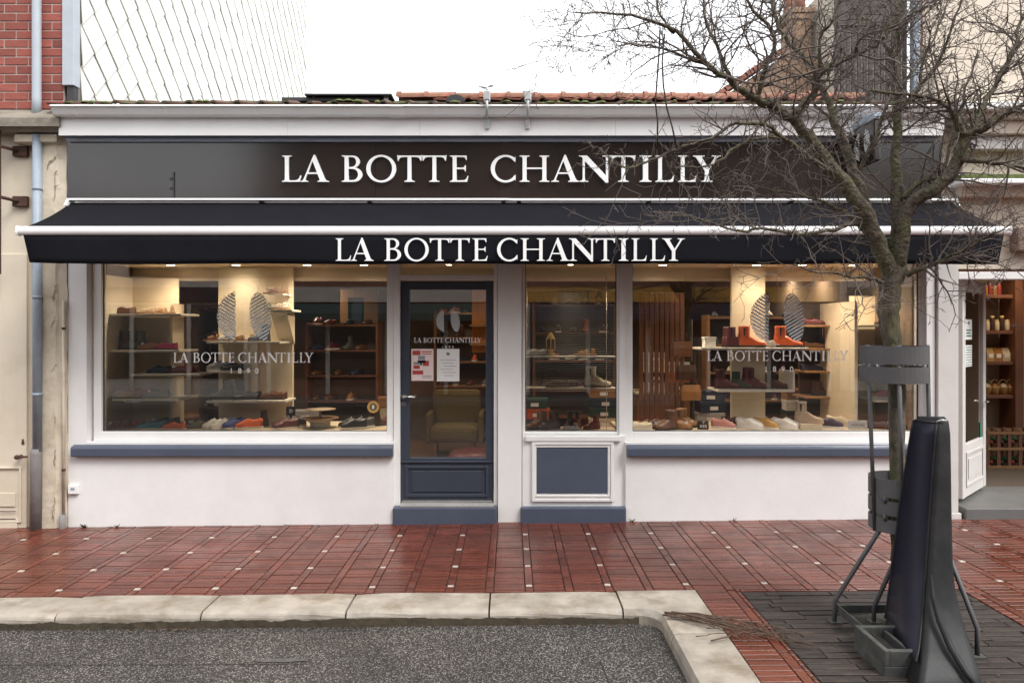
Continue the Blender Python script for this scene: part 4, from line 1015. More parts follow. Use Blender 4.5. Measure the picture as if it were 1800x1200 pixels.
# display platforms behind the glass
zp_ = zs-.012
for a, b, lab in ((165, 688, 'pale display platform behind the left window, set with shoes'), (1092, 1632, 'pale display platform behind the right window, set with shoes'), (919, 1087, 'short display ledge in the window beside the door')):
    t = thing('display_platform', lab, 'platform'); d_ = .95 if a != 919 else .5
    bxo('top', 'shelf_cream', t, XX(a, .16)+.004, XX(b, .16)-.004, .152, d_, zp_-.03, zp_, .004); bxo('front_board', 'wall_dark', t, XX(a, .16)+.02, XX(b, .16)-.02, d_-.05, d_-.02, FZ+.001, zp_-.031)

SH = []   # (label place, z, y range) is implicit in each call
def unit_panel(name, lab, cat, **k): return thing(name, lab, cat)
# left window: side cabinet with shelves
t = thing('shelf_cabinet', 'white corner cabinet with angled shelves at the end of the left window', 'cabinet')
YB1 = .86
bxo('back_panel', 'panel_cream', t, XX(182, YB1), XX(314, YB1), YB1, YB1+.02, zp_+.001, 2.38)
bxo('side_panel', 'panel_cream', t, XX(318, YB1), XX(318, YB1)+.025, .62, YB1+.02, zp_+.001, ZZ(535, YB1))
bxo('side_panel', 'shelf_white', t, XX(186, .3)-.05, XX(186, .3)-.03, .2, YB1, zp_+.001, 2.38)
def sh_board(t, xa, xb, py, y0, y1, yaw=0, m='shelf_white', th_=.022, name='shelf'):
    x0, x1 = XX(xa, y0), XX(xb, y0); z1 = ZZ(py, y0)
    cx = (x0+x1)/2; o = MB().box(x0-cx, x1-cx, 0, y1-y0, -th_, 0, .003).build(name, m, t); o.location = (cx, y0, z1); o.rotation_euler = (0, 0, R(yaw)); return z1
z_a = sh_board(t, 190, 318, 551, .42, .85); z_b = sh_board(t, 186, 316, 615, .42, .85); z_c = sh_board(t, 230, 350, 657, .40, .70); z_d = sh_board(t, 194, 312, 701, .36, .80, -4)
tg = MB().box(-.075, .075, -.004, 0, -.018, .012).build('shelf_tag', 'paper', t); tg.location = (XX(232, .34), .345, z_d-.012)
tgt = link('tag_lettering', text_mesh('BIRKENSTOCK', .022, 'ink', .0006, .125), tg, (0, -.0052, -.011))
# left window: tall pale panel with three shelves and a bracket box
t = thing('display_tower', 'tall cream tower with white shelves in the middle of the left window', 'panel')
YPn = .80
bxo('board', 'panel_cream', t, XX(384, YPn), XX(514, YPn), YPn, YPn+.05, zp_+.001, 2.499)
z_e = sh_board(t, 362, 492, 600, .46, YPn); z_f = sh_board(t, 362, 426, 652, .46, YPn); z_g = sh_board(t, 362, 502, 704, .46, YPn)
z_h = sh_board(t, 474, 514, 544, .50, YPn); z_i = sh_board(t, 468, 498, 516, .52, YPn, th_=.012)
MB().extr([(.52, z_h-.023), (YPn-.002, z_h-.023), (YPn-.002, z_h-.36)], 'x', XX(480, .6), XX(508, .6)).build('bracket_box', 'panel_cream', t)
# right window: column panel, long shelf, tray shelf, divider and side shelves
t = thing('display_tower', 'cream column carrying a long shelf and a tray in the right window', 'panel')
bxo('board', 'panel_cream', t, XX(1286, YPn), XX(1345, YPn), YPn, YPn+.05, zp_+.001, 2.499)
z_j = sh_board(t, 1233, 1422, 611, .44, YPn); z_k = sh_board(t, 1262, 1394, 685, .42, YPn)
bxo('tray_end', 'shelf_white', t, XX(1394, .42)-.002, XX(1394, .42)+.02, .42, YPn, z_k-.022, z_k+.19, .003)
t = thing('shelf_cabinet', 'cream open cabinet with shelves at the end of the right window', 'cabinet')
bxo('divider', 'panel_cream', t, XX(1494, .5), XX(1494, .5)+.03, .40, 1.2, zp_+.001, ZZ(530, .5))
bxo('back_panel', 'panel_cream', t, XX(1494, .85)+.03, XX(1615, .85), .92, .94, zp_+.001, ZZ(520, .9))
z_l = sh_board(t, 1505, 1612, 571, .5, .90); z_m = sh_board(t, 1540, 1612, 703, .45, .90); z_n = sh_board(t, 1505, 1612, 640, .5, .9)
t = thing('wooden_shelves', 'brown wooden shelves behind the column panel of the right window', 'shelf')
zw = []
for py in (571, 612, 652, 697): zw.append(sh_board(t, 1415, 1489, py, .95, 1.3, m='wood_oak'))
bxo('back_board', 'wall_dark', t, XX(1405, 1.3), XX(1492, 1.3), 1.302, 1.33, zp_, ZZ(530, 1.3))
# window by the door: glass shelves on rods and a venetian blind
t = thing('glass_shelves', 'two pale shelves hung on thin rods in the window beside the door', 'shelf')
z_o = sh_board(t, 923, 1084, 626, .24, .50, th_=.012); z_p = sh_board(t, 923, 1084, 682, .24, .50, th_=.012)
for px, yq in ((926, .26), (1066, .26), (926, .48), (1066, .48)): MB().tube([(XX(px, yq), yq, zp_), (XX(px, yq), yq, 2.36)], .004, 6).build('rod', 'chrome', t)
vb_ = thing('venetian_blind', 'half open venetian blind with thin slats in the window beside the door', 'blind')
bxo('head_rail', 'shelf_white', vb_, XX(921, .17), XX(1086, .17), .158, .185, ZZ(512, .17), ZZ(508, .17))
zz_ = ZZ(516, .17); sl_me = MB().add([(-.45,-.009,-.0012),(.45,-.009,-.0012),(.45,.009,.0012),(-.45,.009,.0012)], [(0,1,2,3)]).mesh('slat', 'zinc')
hw_ = (XX(1085, .17)-XX(922, .17))/2
while zz_ > ZZ(690, .17):
    o = link('slat', sl_me, vb_, ((XX(1085,.17)+XX(922,.17))/2, .172, zz_)); o.scale = (hw_/.45, 1, 1); zz_ -= .0215

# ------------------------------------------------------------------ shoes
SC_ = {}
COLS = {'black': (.012,.011,.012), 'dark brown': (.05,.022,.013), 'brown': (.12,.05,.022), 'tan': (.30,.14,.055), 'orange': (.72,.13,.015), 'rust orange': (.50,.085,.015), 'white': (.75,.73,.69), 'cream': (.62,.54,.40),
        'blue': (.025,.045,.22), 'navy': (.015,.02,.05), 'grey': (.10,.10,.10), 'burgundy': (.10,.018,.022), 'beige': (.45,.34,.24), 'olive': (.10,.09,.05), 'magenta': (.35,.03,.10), 'teal': (.02,.16,.22), 'dark green': (.02,.05,.035), 'gold': (.5,.28,.07), 'pink': (.5,.22,.2), 'light grey': (.42,.41,.40)}
for k_, c_ in COLS.items(): mat('leather '+k_, c_, .38 if k_ in ('black', 'rust orange', 'burgundy', 'dark brown', 'brown') else .6, .12, 14, .15, 90)
mat('lining', (.03, .022, .018), .9, .1); mat('rubber_white', (.72, .70, .66), .6, .05); mat('rubber_dark', (.02, .018, .016), .7, .1)
XS = [-.5,-.475,-.41,-.29,-.13,.01,.14,.27,.39,.465,.5]
HW = [.035,.085,.112,.116,.108,.118,.142,.155,.138,.09,.03]
TOPS = {'sneaker': [.24,.33,.36,.32,.30,.345,.29,.215,.17,.13,.07], 'loafer': [.2,.27,.29,.245,.23,.265,.225,.18,.15,.115,.06], 'boot': [.2,.34,.38,.38,.38,.31,.22,.165,.14,.11,.06]}
def shoe_parts(kind, up, sole, L):
    key = (kind, up, sole, L)
    if key in SC_: return SC_[key]
    out = []; sh = {'sneaker': .085, 'loafer': .045, 'boot': .08, 'heel boot': .05, 'sandal': .075}[kind]
    um = 'leather '+up; sm_ = sole
    # sole
    base = [(x, h*1.06+.004) for x, h in zip(XS, HW)]
    ring = [(x, h) for x, h in base]+[(x, -h) for x, h in reversed(base)]
    mb = MB(); mb.loft([[(x*L*1.02, y*L, z*L) for x, y in ring] for z in (0, sh*.15, sh)], False)
    if kind == 'heel boot':
        mb = MB(); mb.loft([[(x*L*1.02, y*L, (z+(.16 if x < -.12 else .16*max(0, 1-(x+.12)/.35)))*L) for x, y in ring] for z in (0, sh)], False)
        mb.loft([[(q[0]*L, q[1]*L, z*L) for q in ((-.5,-.06),(-.33,-.085),(-.33,.085),(-.5,.06))] for z in (0, .19)], False)
    out.append(('sole', mb.mesh('sole', sm_)))
    lift = (lambda x: .16 if x < -.12 else .16*max(0, 1-(x+.12)/.35)) if kind == 'heel boot' else (lambda x: 0)
    if kind == 'sandal':
        mb = MB()
        for xc, hh in ((.26,.12),(.14,.15),(-.05,.20),(-.36,.24)):
            i = min(range(len(XS)), key=lambda q: abs(XS[q]-xc)); h = HW[i]*1.02
            for dx in (-.03, .03):
                mb.tube([((xc+dx)*L, h*L*math.cos(a), (sh+hh*math.sin(a))*L) for a in [math.pi*q/10 for q in range(11)]], .016*L, 5)
        out.append(('straps', mb.mesh('straps', um))); SC_[key] = out; return out
    tk = 'boot' if 'boot' in kind else kind; tops = TOPS[tk]
    mb = MB(); N = 10; rings = []
    for x, h, tp in zip(XS, HW, tops):
        rg = []
        for q in range(N+1):
            a = math.pi*q/N; y = h*math.copysign(abs(math.cos(a))**.75, math.cos(a)); z = sh*.9+tp*math.sin(a)**.72
            if tk != 'boot' and -.44 < x < .005 and abs(q-N/2) <= 2.6: z -= .12 if abs(q-N/2) < 2 else .0
            rg.append((x*L, y*L, (z+lift(x))*L))
        rings.append(rg)
    n = N+1; vs = [v for r in rings for v in r]
    mb.add(vs, [(i*n+k, i*n+k+1, (i+1)*n+k+1, (i+1)*n+k) for i in range(len(rings)-1) for k in range(N)], True)
    if 'boot' in kind:
        up0 = lift(-.3); H = .78 if kind == 'boot' else .95; prof = [(.30,.205,.112),(.40,.20,.115),(.55,.185,.118),(.7,.185,.122),(H,.195,.128),(H+.005,.18,.113),(H-.1,.165,.10),(H-.25,.15,.09)]
        mb.loft([[((-.275+rx*math.cos(2*math.pi*k/14)+(.02*(z-.3)))*L, ry*math.sin(2*math.pi*k/14)*L, (z+up0)*L) for k in range(14)] for z, rx, ry in prof], True, False, True)
    out.append(('upper', mb.mesh('upper', um)))
    if kind == 'sneaker':
        lc = MB()
        for q in range(5):
            x = .0+.05*q; zt = sh*.9+(.345-.05*q*1.0)+.012; lc.tube([(x*L, .055*L, (zt-.035)*L), ((x+.015)*L, .02*L, zt*L), ((x+.015)*L, -.02*L, zt*L), (x*L, -.055*L, (zt-.035)*L)], .011*L, 5)
        out.append(('laces', lc.mesh('laces', 'rubber_white')))
        cp = MB(); cp.loft([[(x*L, y*L, z*L) for x, y, z in ((-.505,.05,sh),(-.43,.118,sh),(-.43,.116,.27),(-.505,.05,.25))], [(x*L, y*L, z*L) for x, y, z in ((-.512,-.05,sh),(-.43,-.118,sh),(-.43,-.116,.27),(-.512,-.05,.25))]], False)
        out.append(('heel_tab', cp.mesh('heel_tab', 'rubber_dark')))
    elif kind == 'boot':
        zp2 = MB(); zp2.extr([(-.31*L,.70*L),(-.285*L,.42*L),(-.255*L,.42*L),(-.23*L,.70*L)], 'y', -.1275*L, -.12*L); out.append(('elastic_gusset', zp2.mesh('elastic_gusset', 'rubber_dark')))
    SC_[key] = out; return out
SHR = random.Random(99); TAGM = MB().box(-.016, .016, -.0012, 0, 0, .034).mesh('price_tag', 'paper')
def shoe(px, y, z, kind, up, place, yaw=0, L=.27, sole=None, lab=None, tiltx=0, group=None, mate=0, tagged=False):
    sole = sole or {'sneaker': 'rubber_white', 'loafer': 'rubber_dark', 'boot': 'rubber_dark', 'heel boot': 'rubber_dark', 'sandal': 'wood_oak'}[kind]
    label = lab or f'{up} {kind} {place}'
    t = thing('shoe', label, 'boot' if 'boot' in kind else 'sandal' if kind == 'sandal' else 'shoe', (XX(px, y), y, z+.001), R(yaw), group or 'shoes '+place)
    t.rotation_euler = (R(tiltx), 0, R(yaw))
    for nm, me in shoe_parts(kind, up, sole, L): link(nm, me, t)
    if mate:      # the other shoe of the pair stands beside it, a little askew
        off = Vector((-math.sin(R(yaw)), math.cos(R(yaw)), 0))*.34*L*mate
        m2 = thing('shoe', label, t['category'], t.location+off+Vector((SHR.uniform(-.015, .015), SHR.uniform(-.01, .01), 0)), R(yaw+SHR.uniform(-14, 14)), t['group'])
        for nm, me in shoe_parts(kind, up, sole, L): link(nm, me, m2)
    if tagged:
        o = link('price_tag', TAGM, t, (.30*L, 0, .16*L)); o.rotation_euler = (R(SHR.uniform(-12, 5)), R(SHR.uniform(-14, 14)), R(-yaw+SHR.uniform(-20, 20)))
    return t
pl1 = 'on the platform of the left window'
zpl = zp_
for px, y, kind, up, yaw, L, sole in ((208,.34,'sandal','brown',200,.25,None),(226,.40,'sandal','rust orange',170,.25,None),(262,.33,'loafer','teal',190,.24,'rubber_white'),(284,.55,'loafer','black',180,.27,None),
        (306,.31,'loafer','orange',175,.24,'rubber_white'),(326,.42,'sandal','black',195,.25,None),(352,.40,'loafer','olive',200,.26,None),
        (388,.33,'sneaker','white',235,.25,None),(413,.36,'sneaker','blue',230,.25,'rubber_white'),(438,.35,'sneaker','orange',205,.26,'rubber_white'),(456,.52,'boot','dark brown',230,.2,None),
        (503,.33,'sneaker','burgundy',220,.26,None),(517,.46,'sneaker','black',225,.26,None),(622,.33,'sneaker','black',200,.26,None),(636,.40,'sneaker','grey',215,.27,None),(652,.52,'boot','dark brown',220,.22,None),(668,.6,'loafer','brown',210,.26,None)):
    shoe(px, y, zpl, kind, up, pl1, yaw, L, sole, mate=-1 if px % 3 else 0, tagged=px % 4 < 2)
for px, z, y, kind, up, yaw, L, pl in ((206,z_b,.6,'boot','dark brown',200,.24,'on the middle shelf of the left cabinet'),(236,z_b,.62,'boot','grey',210,.24,'on the middle shelf of the left cabinet'),(264,z_b,.55,'loafer','tan',185,.25,'on the middle shelf of the left cabinet'),(292,z_b,.55,'loafer','magenta',180,.24,'on the middle shelf of the left cabinet'),
        (222,z_d,.48,'loafer','tan',185,.27,'on the lowest shelf of the left cabinet'),(242,z_d,.62,'loafer','rust orange',190,.25,'on the lowest shelf of the left cabinet'),(276,z_d,.55,'loafer','grey',180,.26,'on the lowest shelf of the left cabinet'),
        (262,z_a,.6,'sandal','beige',185,.24,'on the top shelf of the left cabinet'),(288,z_a,.6,'sandal','tan',180,.24,'on the top shelf of the left cabinet'),(215,z_a,.6,'loafer','brown',200,.25,'on the top shelf of the left cabinet'),
        (280,z_c,.55,'loafer','navy',180,.25,'on the short slanting shelf of the left cabinet'),(318,z_c,.55,'loafer','burgundy',180,.25,'on the short slanting shelf of the left cabinet'),
        (380,z_e,.6,'sandal','tan',190,.25,'on the upper shelf of the cream tower'),(404,z_e,.62,'loafer','light grey',190,.25,'on the upper shelf of the cream tower'),(426,z_e,.58,'sandal','gold',205,.25,'on the upper shelf of the cream tower'),(456,z_e,.6,'boot','black',200,.22,'on the upper shelf of the cream tower'),
        (385,z_f,.6,'sneaker','light grey',190,.24,'on the short middle shelf of the cream tower'),(410,z_f,.6,'loafer','black',190,.25,'on the short middle shelf of the cream tower'),
        (388,z_g,.58,'boot','black',190,.26,'on the lower shelf of the cream tower'),(410,z_g,.66,'boot','navy',200,.25,'on the lower shelf of the cream tower'),(434,z_g,.58,'loafer','black',195,.26,'on the lower shelf of the cream tower'),(478,z_g,.58,'loafer','brown',180,.27,'on the lower shelf of the cream tower'),
        (486,z_h,.62,'sandal','white',180,.24,'on the bracket box of the cream tower'),(483,z_i,.64,'sandal','tan',180,.24,'on the small top ledge of the cream tower')):
    shoe(px, y, z, kind, up, pl, yaw, L, mate=-1 if px % 4 else 0, tagged=px % 3 == 0)
pl2 = 'on the platform of the right window'
for px, y, kind, up, yaw, L, sole in ((1118,.33,'loafer','cream',190,.25,'rubber_white'),(1138,.50,'loafer','dark brown',200,.26,None),(1165,.36,'boot','brown',190,.24,None),(1192,.34,'loafer','tan',-20,.27,None),(1205,.50,'boot','tan',-30,.23,None),
        (1272,.36,'sneaker','pink',-40,.25,None),(1290,.48,'sneaker','black',-30,.26,None),(1316,.34,'sneaker','white',-35,.26,None),(1345,.36,'sneaker','gold',-30,.26,None),(1378,.34,'sneaker','white',-35,.26,None),
        (1458,.40,'sneaker','navy',-25,.26,None),(1476,.55,'sneaker','cream',-40,.26,None),(1548,.36,'loafer','dark brown',-20,.26,None),(1575,.36,'loafer','black',-20,.26,None)):
    shoe(px, y, zpl, kind, up, pl2, yaw, L, sole, mate=1 if px % 3 else 0, tagged=px % 4 < 2)
bxb = thing('shoe_box', 'low cream box under the beige ankle boot in the right window', 'box'); bxo('lid', 'leather cream', bxb, XX(1404,.35), XX(1442,.35), .3, .44, zpl+.03, zpl+.055, .003); bxo('tray', 'leather cream', bxb, XX(1404,.35)+.003, XX(1442,.35)-.003, .303, .437, zpl+.001, zpl+.0305)
shoe(1422, .37, zpl+.056, 'boot', 'beige', '', -25, .27, 'leather beige', lab='beige suede ankle boot standing on a cream box')
for px, z, y, kind, up, yaw, L, pl in ((1297,z_j,.6,'boot','burgundy',0,.27,'on the long shelf of the right window'),(1322,z_j,.56,'boot','rust orange',-15,.28,'on the long shelf of the right window'),(1356,z_j,.62,'loafer','light grey',-20,.25,'on the long shelf of the right window'),(1386,z_j,.56,'boot','rust orange',-20,.28,'on the long shelf of the right window'),
        (1278,z_k,.6,'boot','burgundy',0,.25,'on the tray under the long shelf'),(1304,z_k,.6,'boot','dark green',-10,.22,'on the tray under the long shelf'),(1330,z_k,.58,'boot','burgundy',-15,.27,'on the tray under the long shelf'),(1368,z_k,.6,'boot','dark brown',-15,.22,'on the tray under the long shelf'),
        (1430,zw[0],1.08,'loafer','burgundy',0,.25,'on the top wooden shelf'),(1475,zw[0],1.08,'sandal','tan',0,.25,'on the top wooden shelf'),(1463,zw[1],1.1,'heel boot','black',0,.22,'on the second wooden shelf'),(1432,zw[1],1.1,'loafer','brown',0,.24,'on the second wooden shelf'),(1428,zw[2],1.08,'loafer','navy',0,.25,'on the third wooden shelf'),(1452,zw[2],1.08,'loafer','light grey',0,.25,'on the third wooden shelf'),(1478,zw[2],1.05,'sneaker','cream',0,.25,'on the third wooden shelf'),
        (1446,zw[3],1.08,'boot','dark brown',0,.2,'on the lowest wooden shelf'),(1478,zw[3],1.05,'loafer','beige',0,.25,'on the lowest wooden shelf'),
        (1528,z_n,.62,'loafer','gold',180,.25,'on the middle shelf of the right cabinet'),(1556,z_l,.65,'boot','dark brown',180,.22,'on the top shelf of the right cabinet'),(1600,z_n,.62,'loafer','tan',180,.25,'on the middle shelf of the right cabinet'),(1556,z_m,.6,'sneaker','pink',180,.24,'on the low shelf of the right cabinet'),(1598,z_m,.6,'loafer','grey',180,.24,'on the low shelf of the right cabinet')):
    shoe(px, y, z, kind, up, pl, yaw, L, mate=(1 if abs(yaw) < 90 else -1) if px % 4 else 0, tagged=px % 3 == 0)
b_ = thing('gift_box', 'small white cube box at the end of the long shelf', 'box'); bxo('carton', 'paper', b_, XX(1237,.6), XX(1256,.6), .55, .66, z_j+.001, z_j+.085, .003); bxo('box_lid', 'paper', b_, XX(1236,.6), XX(1257,.6), .545, .665, z_j+.0855, z_j+.108, .003)
# small window by the door
for px, z, y, kind, up, yaw, L, pl in ((1050,z_p,.36,'boot','cream',-10,.26,'on the lower shelf of the window beside the door'),(945,zpl,.34,'boot','tan',200,.22,'on the ledge of the window beside the door'),(966,zpl,.34,'boot','brown',200,.22,'on the ledge of the window beside the door'),(1014,zpl,.34,'boot','dark brown',250,.22,'on the ledge of the window beside the door'),(1040,zpl,.34,'boot','burgundy',200,.18,'on the ledge of the window beside the door'),
        (980,z_p,.36,'loafer','dark brown',190,.25,'on the lower shelf of the window beside the door'),(942,z_o,.36,'loafer','light grey',190,.22,'on the upper shelf of the window beside the door'),(1030,z_o,.36,'sandal','gold',190,.22,'on the upper shelf of the window beside the door')):
    shoe(px, y, z, kind, up, pl, yaw, L, mate=(1 if abs(yaw) < 90 else -1) if px % 4 else 0, tagged=px % 3 == 0)
g_ = thing('lantern', 'gold lantern on the upper shelf of the window beside the door', 'lantern', (XX(968,.38), .38, z_o))
MB().lathe([(0,0),(.045,0),(.05,.01),(.02,.03),(.02,.05),(.045,.06)], n=10).lathe([(.045,.17),(.03,.2),(.012,.23),(0,.235)], n=10).build('base_and_cap', 'leather gold', g_)
for a in range(4): MB().tube([(.042*math.cos(a*1.571), .042*math.sin(a*1.571), .06), (.042*math.cos(a*1.571), .042*math.sin(a*1.571), .17)], .004, 5).build('post', 'leather gold', g_)
g_ = thing('green_reflection_box', 'flat green box standing in for a reflection on the lower shelf beside the door', 'box'); bxo('carton', 'leather dark green', g_, XX(975,.42), XX(1015,.42), .40, .48, z_p+.001, z_p+.06, .003); bxo('label_strip', 'ink_green', g_, XX(978,.4), XX(1012,.4), .398, .3995, z_p+.02, z_p+.04)  # solid box added in place of a green reflection in the pane
# brand cards
for px, y, txt, wd, hh, m1, m2, lab in ((1236,.30,'xsa',.11,.085,'rubber_dark','paper','small black card reading xsa on the right window platform'),(1508,.33,'HOGAN',.19,.085,'leather light grey','ink','light grey card reading HOGAN on the right window platform')):
    t = thing('brand_card', lab, 'card', (XX(px, y), y, zpl+.001))
    MB().box(-wd/2, wd/2, 0, .012, 0, hh, .002).build('plate', m1, t); link('lettering', text_mesh(txt, .055 if txt == 'xsa' else .036, m2, .0008), t, (0, -.0015, .02 if txt == 'xsa' else .028))
    if txt == 'xsa': MB().add([(-.008,-.002,.064),(.004,-.002,.066),(.016,-.002,.08),(.004,-.002,.078)], [(0,1,2,3)]).build('mark', m2, t)
c_ = thing('price_card', 'dark blue card with a white emblem behind the burgundy sneakers', 'card'); bxo('plate', 'leather navy', c_, XX(503,.56), XX(519,.56), .56, .566, zpl+.10, zpl+.20); bxo('support', 'rubber_dark', c_, XX(509,.56), XX(513,.56), .562, .567, zpl+.001, zpl+.0998); MB().lathe([(0,0),(.022,.0),(.022,.001)], n=12).mesh('m', 'paper')
MB().add([(XX(511,.56)+.022*math.cos(a)*(1+.3*math.cos(3*a)), .5585, zpl+.155+.022*math.sin(a)) for a in [i*math.pi/8 for i in range(16)]], [tuple(range(16))]).build('emblem', 'paper', c_)
# round tiered stand
t = thing('display_stand', 'round tiered stand with pale green foot in the left window', 'stand', (XX(563,.45), .45, zpl+.001))
MB().lathe([(0,0),(.10,0),(.10,.06),(0,.06)], n=24).build('foot', 'leather light grey', t); MB().lathe([(0,.061),(.12,.061),(.125,.075),(.12,.09),(0,.09)], n=28).build('fringed_disc', 'shelf_cream', t); MB().lathe([(0,.0905),(.18,.0905),(.18,.10),(0,.10)], n=28).build('tray', 'wood_oak', t)
MB().lathe([(0,.101),(.014,.101),(.014,.16),(0,.165)], n=10).build('stem', 'paper', t); MB().lathe([(0,.168),(.15,.18),(.155,.186),(0,.172)], n=24).build('upper_plate', 'beige_wall', t)
t = thing('round_table', 'small round wooden table behind the left window display', 'table', (XX(300,1.3), 1.3, FZ)); MB().lathe([(0,.80),(.3,.80),(.3,.835),(0,.835)], n=24).build('table_top', 'wood_oak', t); MB().lathe([(.2,0),(.2,.02),(.025,.04),(.025,.80)], n=14).build('pedestal', 'dark_metal', t)

# ------------------------------------------------------------------ deeper in the shop
def rack(xc, y, wd, hgt, n, lab, m='wood_oak', seed=1, stock=True, back='wall_dark'):
    t = thing('shoe_rack', lab, 'shelving', (xc, y, FZ)); r = random.Random(seed)
    bxo('side', m, t, -wd/2, -wd/2+.03, 0, .32, 0, hgt, .003); bxo('side', m, t, wd/2-.03, wd/2, 0, .32, 0, hgt, .003); bxo('back', back, t, -wd/2+.031, wd/2-.031, .30, .318, 0, hgt)
    for i in range(n):
        z = .12+(hgt-.16)*i/(n-1); bxo('shelf', m, t, -wd/2+.031, wd/2-.031, 0, .298, z-.012, z+.012)
        if stock:
            q = -wd/2+.13; k = 0
            while q < wd/2-.1:
                kind = r.choice(['sneaker', 'loafer', 'boot', 'loafer']); up = r.choice(['black', 'dark brown', 'brown', 'tan', 'navy', 'burgundy', 'cream', 'grey', 'rust orange'])
                if z+.28 < hgt+.3 and z > .6:
                    sh_ = shoe(897, 0, 0, kind, up, '', 250+r.uniform(-15, 15), .25, lab=f'{up} {kind} on the {lab}'[:110], group='shoes on the '+lab)
                    sh_.location = (xc+q, y+.14, FZ+z+.0125)
                q += r.uniform(.17, .3); k += 1
    return t
rack(XX(600, 3.0), 3.0, 1.0, 1.9, 6, 'dark wooden rack deep behind the left window', 'wood_red', 5)
rack(XX(1330, 2.7), 2.7, 1.3, 2.0, 6, 'oak rack deep behind the right window', 'wood_oak', 6)
rack(XX(1510, 2.6), 2.6, .8, 2.1, 7, 'tall rack behind the right window column', 'wood_oak', 12)
rack(XX(845, 4.6), 4.6, 1.5, 2.1, 6, 'oak rack on the back wall facing the door', 'wood_oak', 8)
rack(XX(1010, 3.6), 3.6, 1.2, 2.2, 6, 'dark rack behind the window beside the door', 'wood_red', 9)
rack(XX(330, 2.6), 2.6, 1.7, 2.1, 7, 'dark rack behind the left cabinet', 'wood_red', 10)
# wooden inner door, and slats added for a reflection
t = thing('inner_door', 'oak framed inner door with dark panels at the back of the shop', 'door'); yq = 3.6
for a, b in ((598, 612), (640, 664)): bxo('jamb', 'wood_oak', t, XX(a, yq), XX(b, yq), yq, yq+.1, FZ, 2.3, .004)
bxo('head', 'wood_oak', t, XX(598, yq), XX(664, yq), yq+.004, yq+.096, 2.302, 2.42, .004); bxo('leaf', 'leather navy', t, XX(612, yq)+.002, XX(640, yq)-.002, yq+.04, yq+.08, FZ, 2.3, .004)
for z0_, z1_ in ((.3, 1.0), (1.1, 1.6), (1.7, 2.2)): bxo('panel', 'opp_navy', t, XX(616, yq), XX(636, yq), yq+.03, yq+.0395, z0_, z1_, .003)
t = thing('slatted_reflection', 'brown slatted screen standing in for a street reflection behind the right window', 'screen'); yq = 2.3
for px in range(1124, 1200, 9): bxo('slat', 'wood_red', t, XX(px, yq), XX(px+7, yq), yq, yq+.03, FZ, 2.3, .003)  # slats added in place of brick and shutters reflected in the glass
t = thing('clothes_stand', 'slim dark stand hung with bags behind the right window', 'stand'); yq = 1.5; xq = XX(1215, yq)
MB().tube([(xq, yq, FZ), (xq, yq, 1.95)], .016, 10).lathe([(.2,FZ),(.2,FZ+.02),(.02,FZ+.04)], (xq, yq, 0), 18).build('pole', 'dark_metal', t)
for i, (c_, z) in enumerate((('brown', 1.62), ('dark brown', 1.35), ('tan', 1.12))):
    tb = thing('handbag', f'{c_} leather handbag hanging on the slim dark stand', 'bag', (xq-.12+.05*i, yq-.06, z), 0, 'bags on the slim stand')
    MB().loft([[(sx_*.11*k1, sy_*.045*k2, zz) for sx_, sy_ in ((-1,-1),(1,-1),(1,1),(-1,1))] for zz, k1, k2 in ((-.10,.95,1),(.0,1,1),(.06,.9,.6),(.075,.85,.4))], False).build('body', 'leather '+c_, tb); MB().tube([(-.07,0,.07),(-.05,0,.16),(0.05,0,.16),(.07,0,.07)], .006, 6).build('strap', 'leather '+c_, tb)
t = thing('counter', 'pale oak sales counter in the middle of the shop', 'counter'); yq = 2.9; bxo('body', 'wood_oak', t, XX(1120, yq), XX(1215, yq), yq, yq+.5, FZ, .95, .006); bxo('top', 'shelf_cream', t, XX(1116, yq), XX(1219, yq), yq-.03, yq+.53, .9505, .99, .006)
bxr = random.Random(55)
BXC = ['leather cream', 'leather rust orange', 'leather navy', 'leather light grey', 'leather tan', 'leather dark green', 'leather white']
for px, y, z0_, nst, where in ((470, 2.3, FZ, 7, 'behind the cream tower'), (540, 2.2, FZ, 6, 'beside the dark wooden rack'), (690, 2.6, FZ, 7, 'left of the shop door'), (1150, 2.95, .99, 4, 'on the oak counter'), (1190, 2.95, .99, 3, 'on the oak counter'), (1250, 2.0, FZ, 8, 'beside the slim dark stand'), (1400, 2.2, FZ, 8, 'behind the long shelf'), (1560, 1.6, FZ, 9, 'behind the right cabinet'), (940, 2.4, FZ, 7, 'behind the window beside the door'), (1060, 2.5, FZ, 8, 'behind the window beside the door')):
    for q in range(nst):
        c_ = bxr.choice(BXC); t = thing('shoe_box', f"{c_[8:]} shoe box {['lowest', 'second', 'third', 'fourth', 'fifth', 'sixth', 'seventh', 'eighth', 'ninth'][q]} in the stack {where}", 'box', (XX(px, y)+bxr.uniform(-.02, .02), y+bxr.uniform(-.02, .02), z0_+.001+q*.132), R(bxr.uniform(-8, 8)), 'stacked shoe boxes '+where)
        bxo('carton', c_, t, -.165, .165, -.1, .1, 0, .10, .003); bxo('lid', c_, t, -.17, .17, -.105, .105, .092, .130, .003); bxo('end_label', 'paper', t, -.05, .05, -.1025, -.1008, .03, .075)
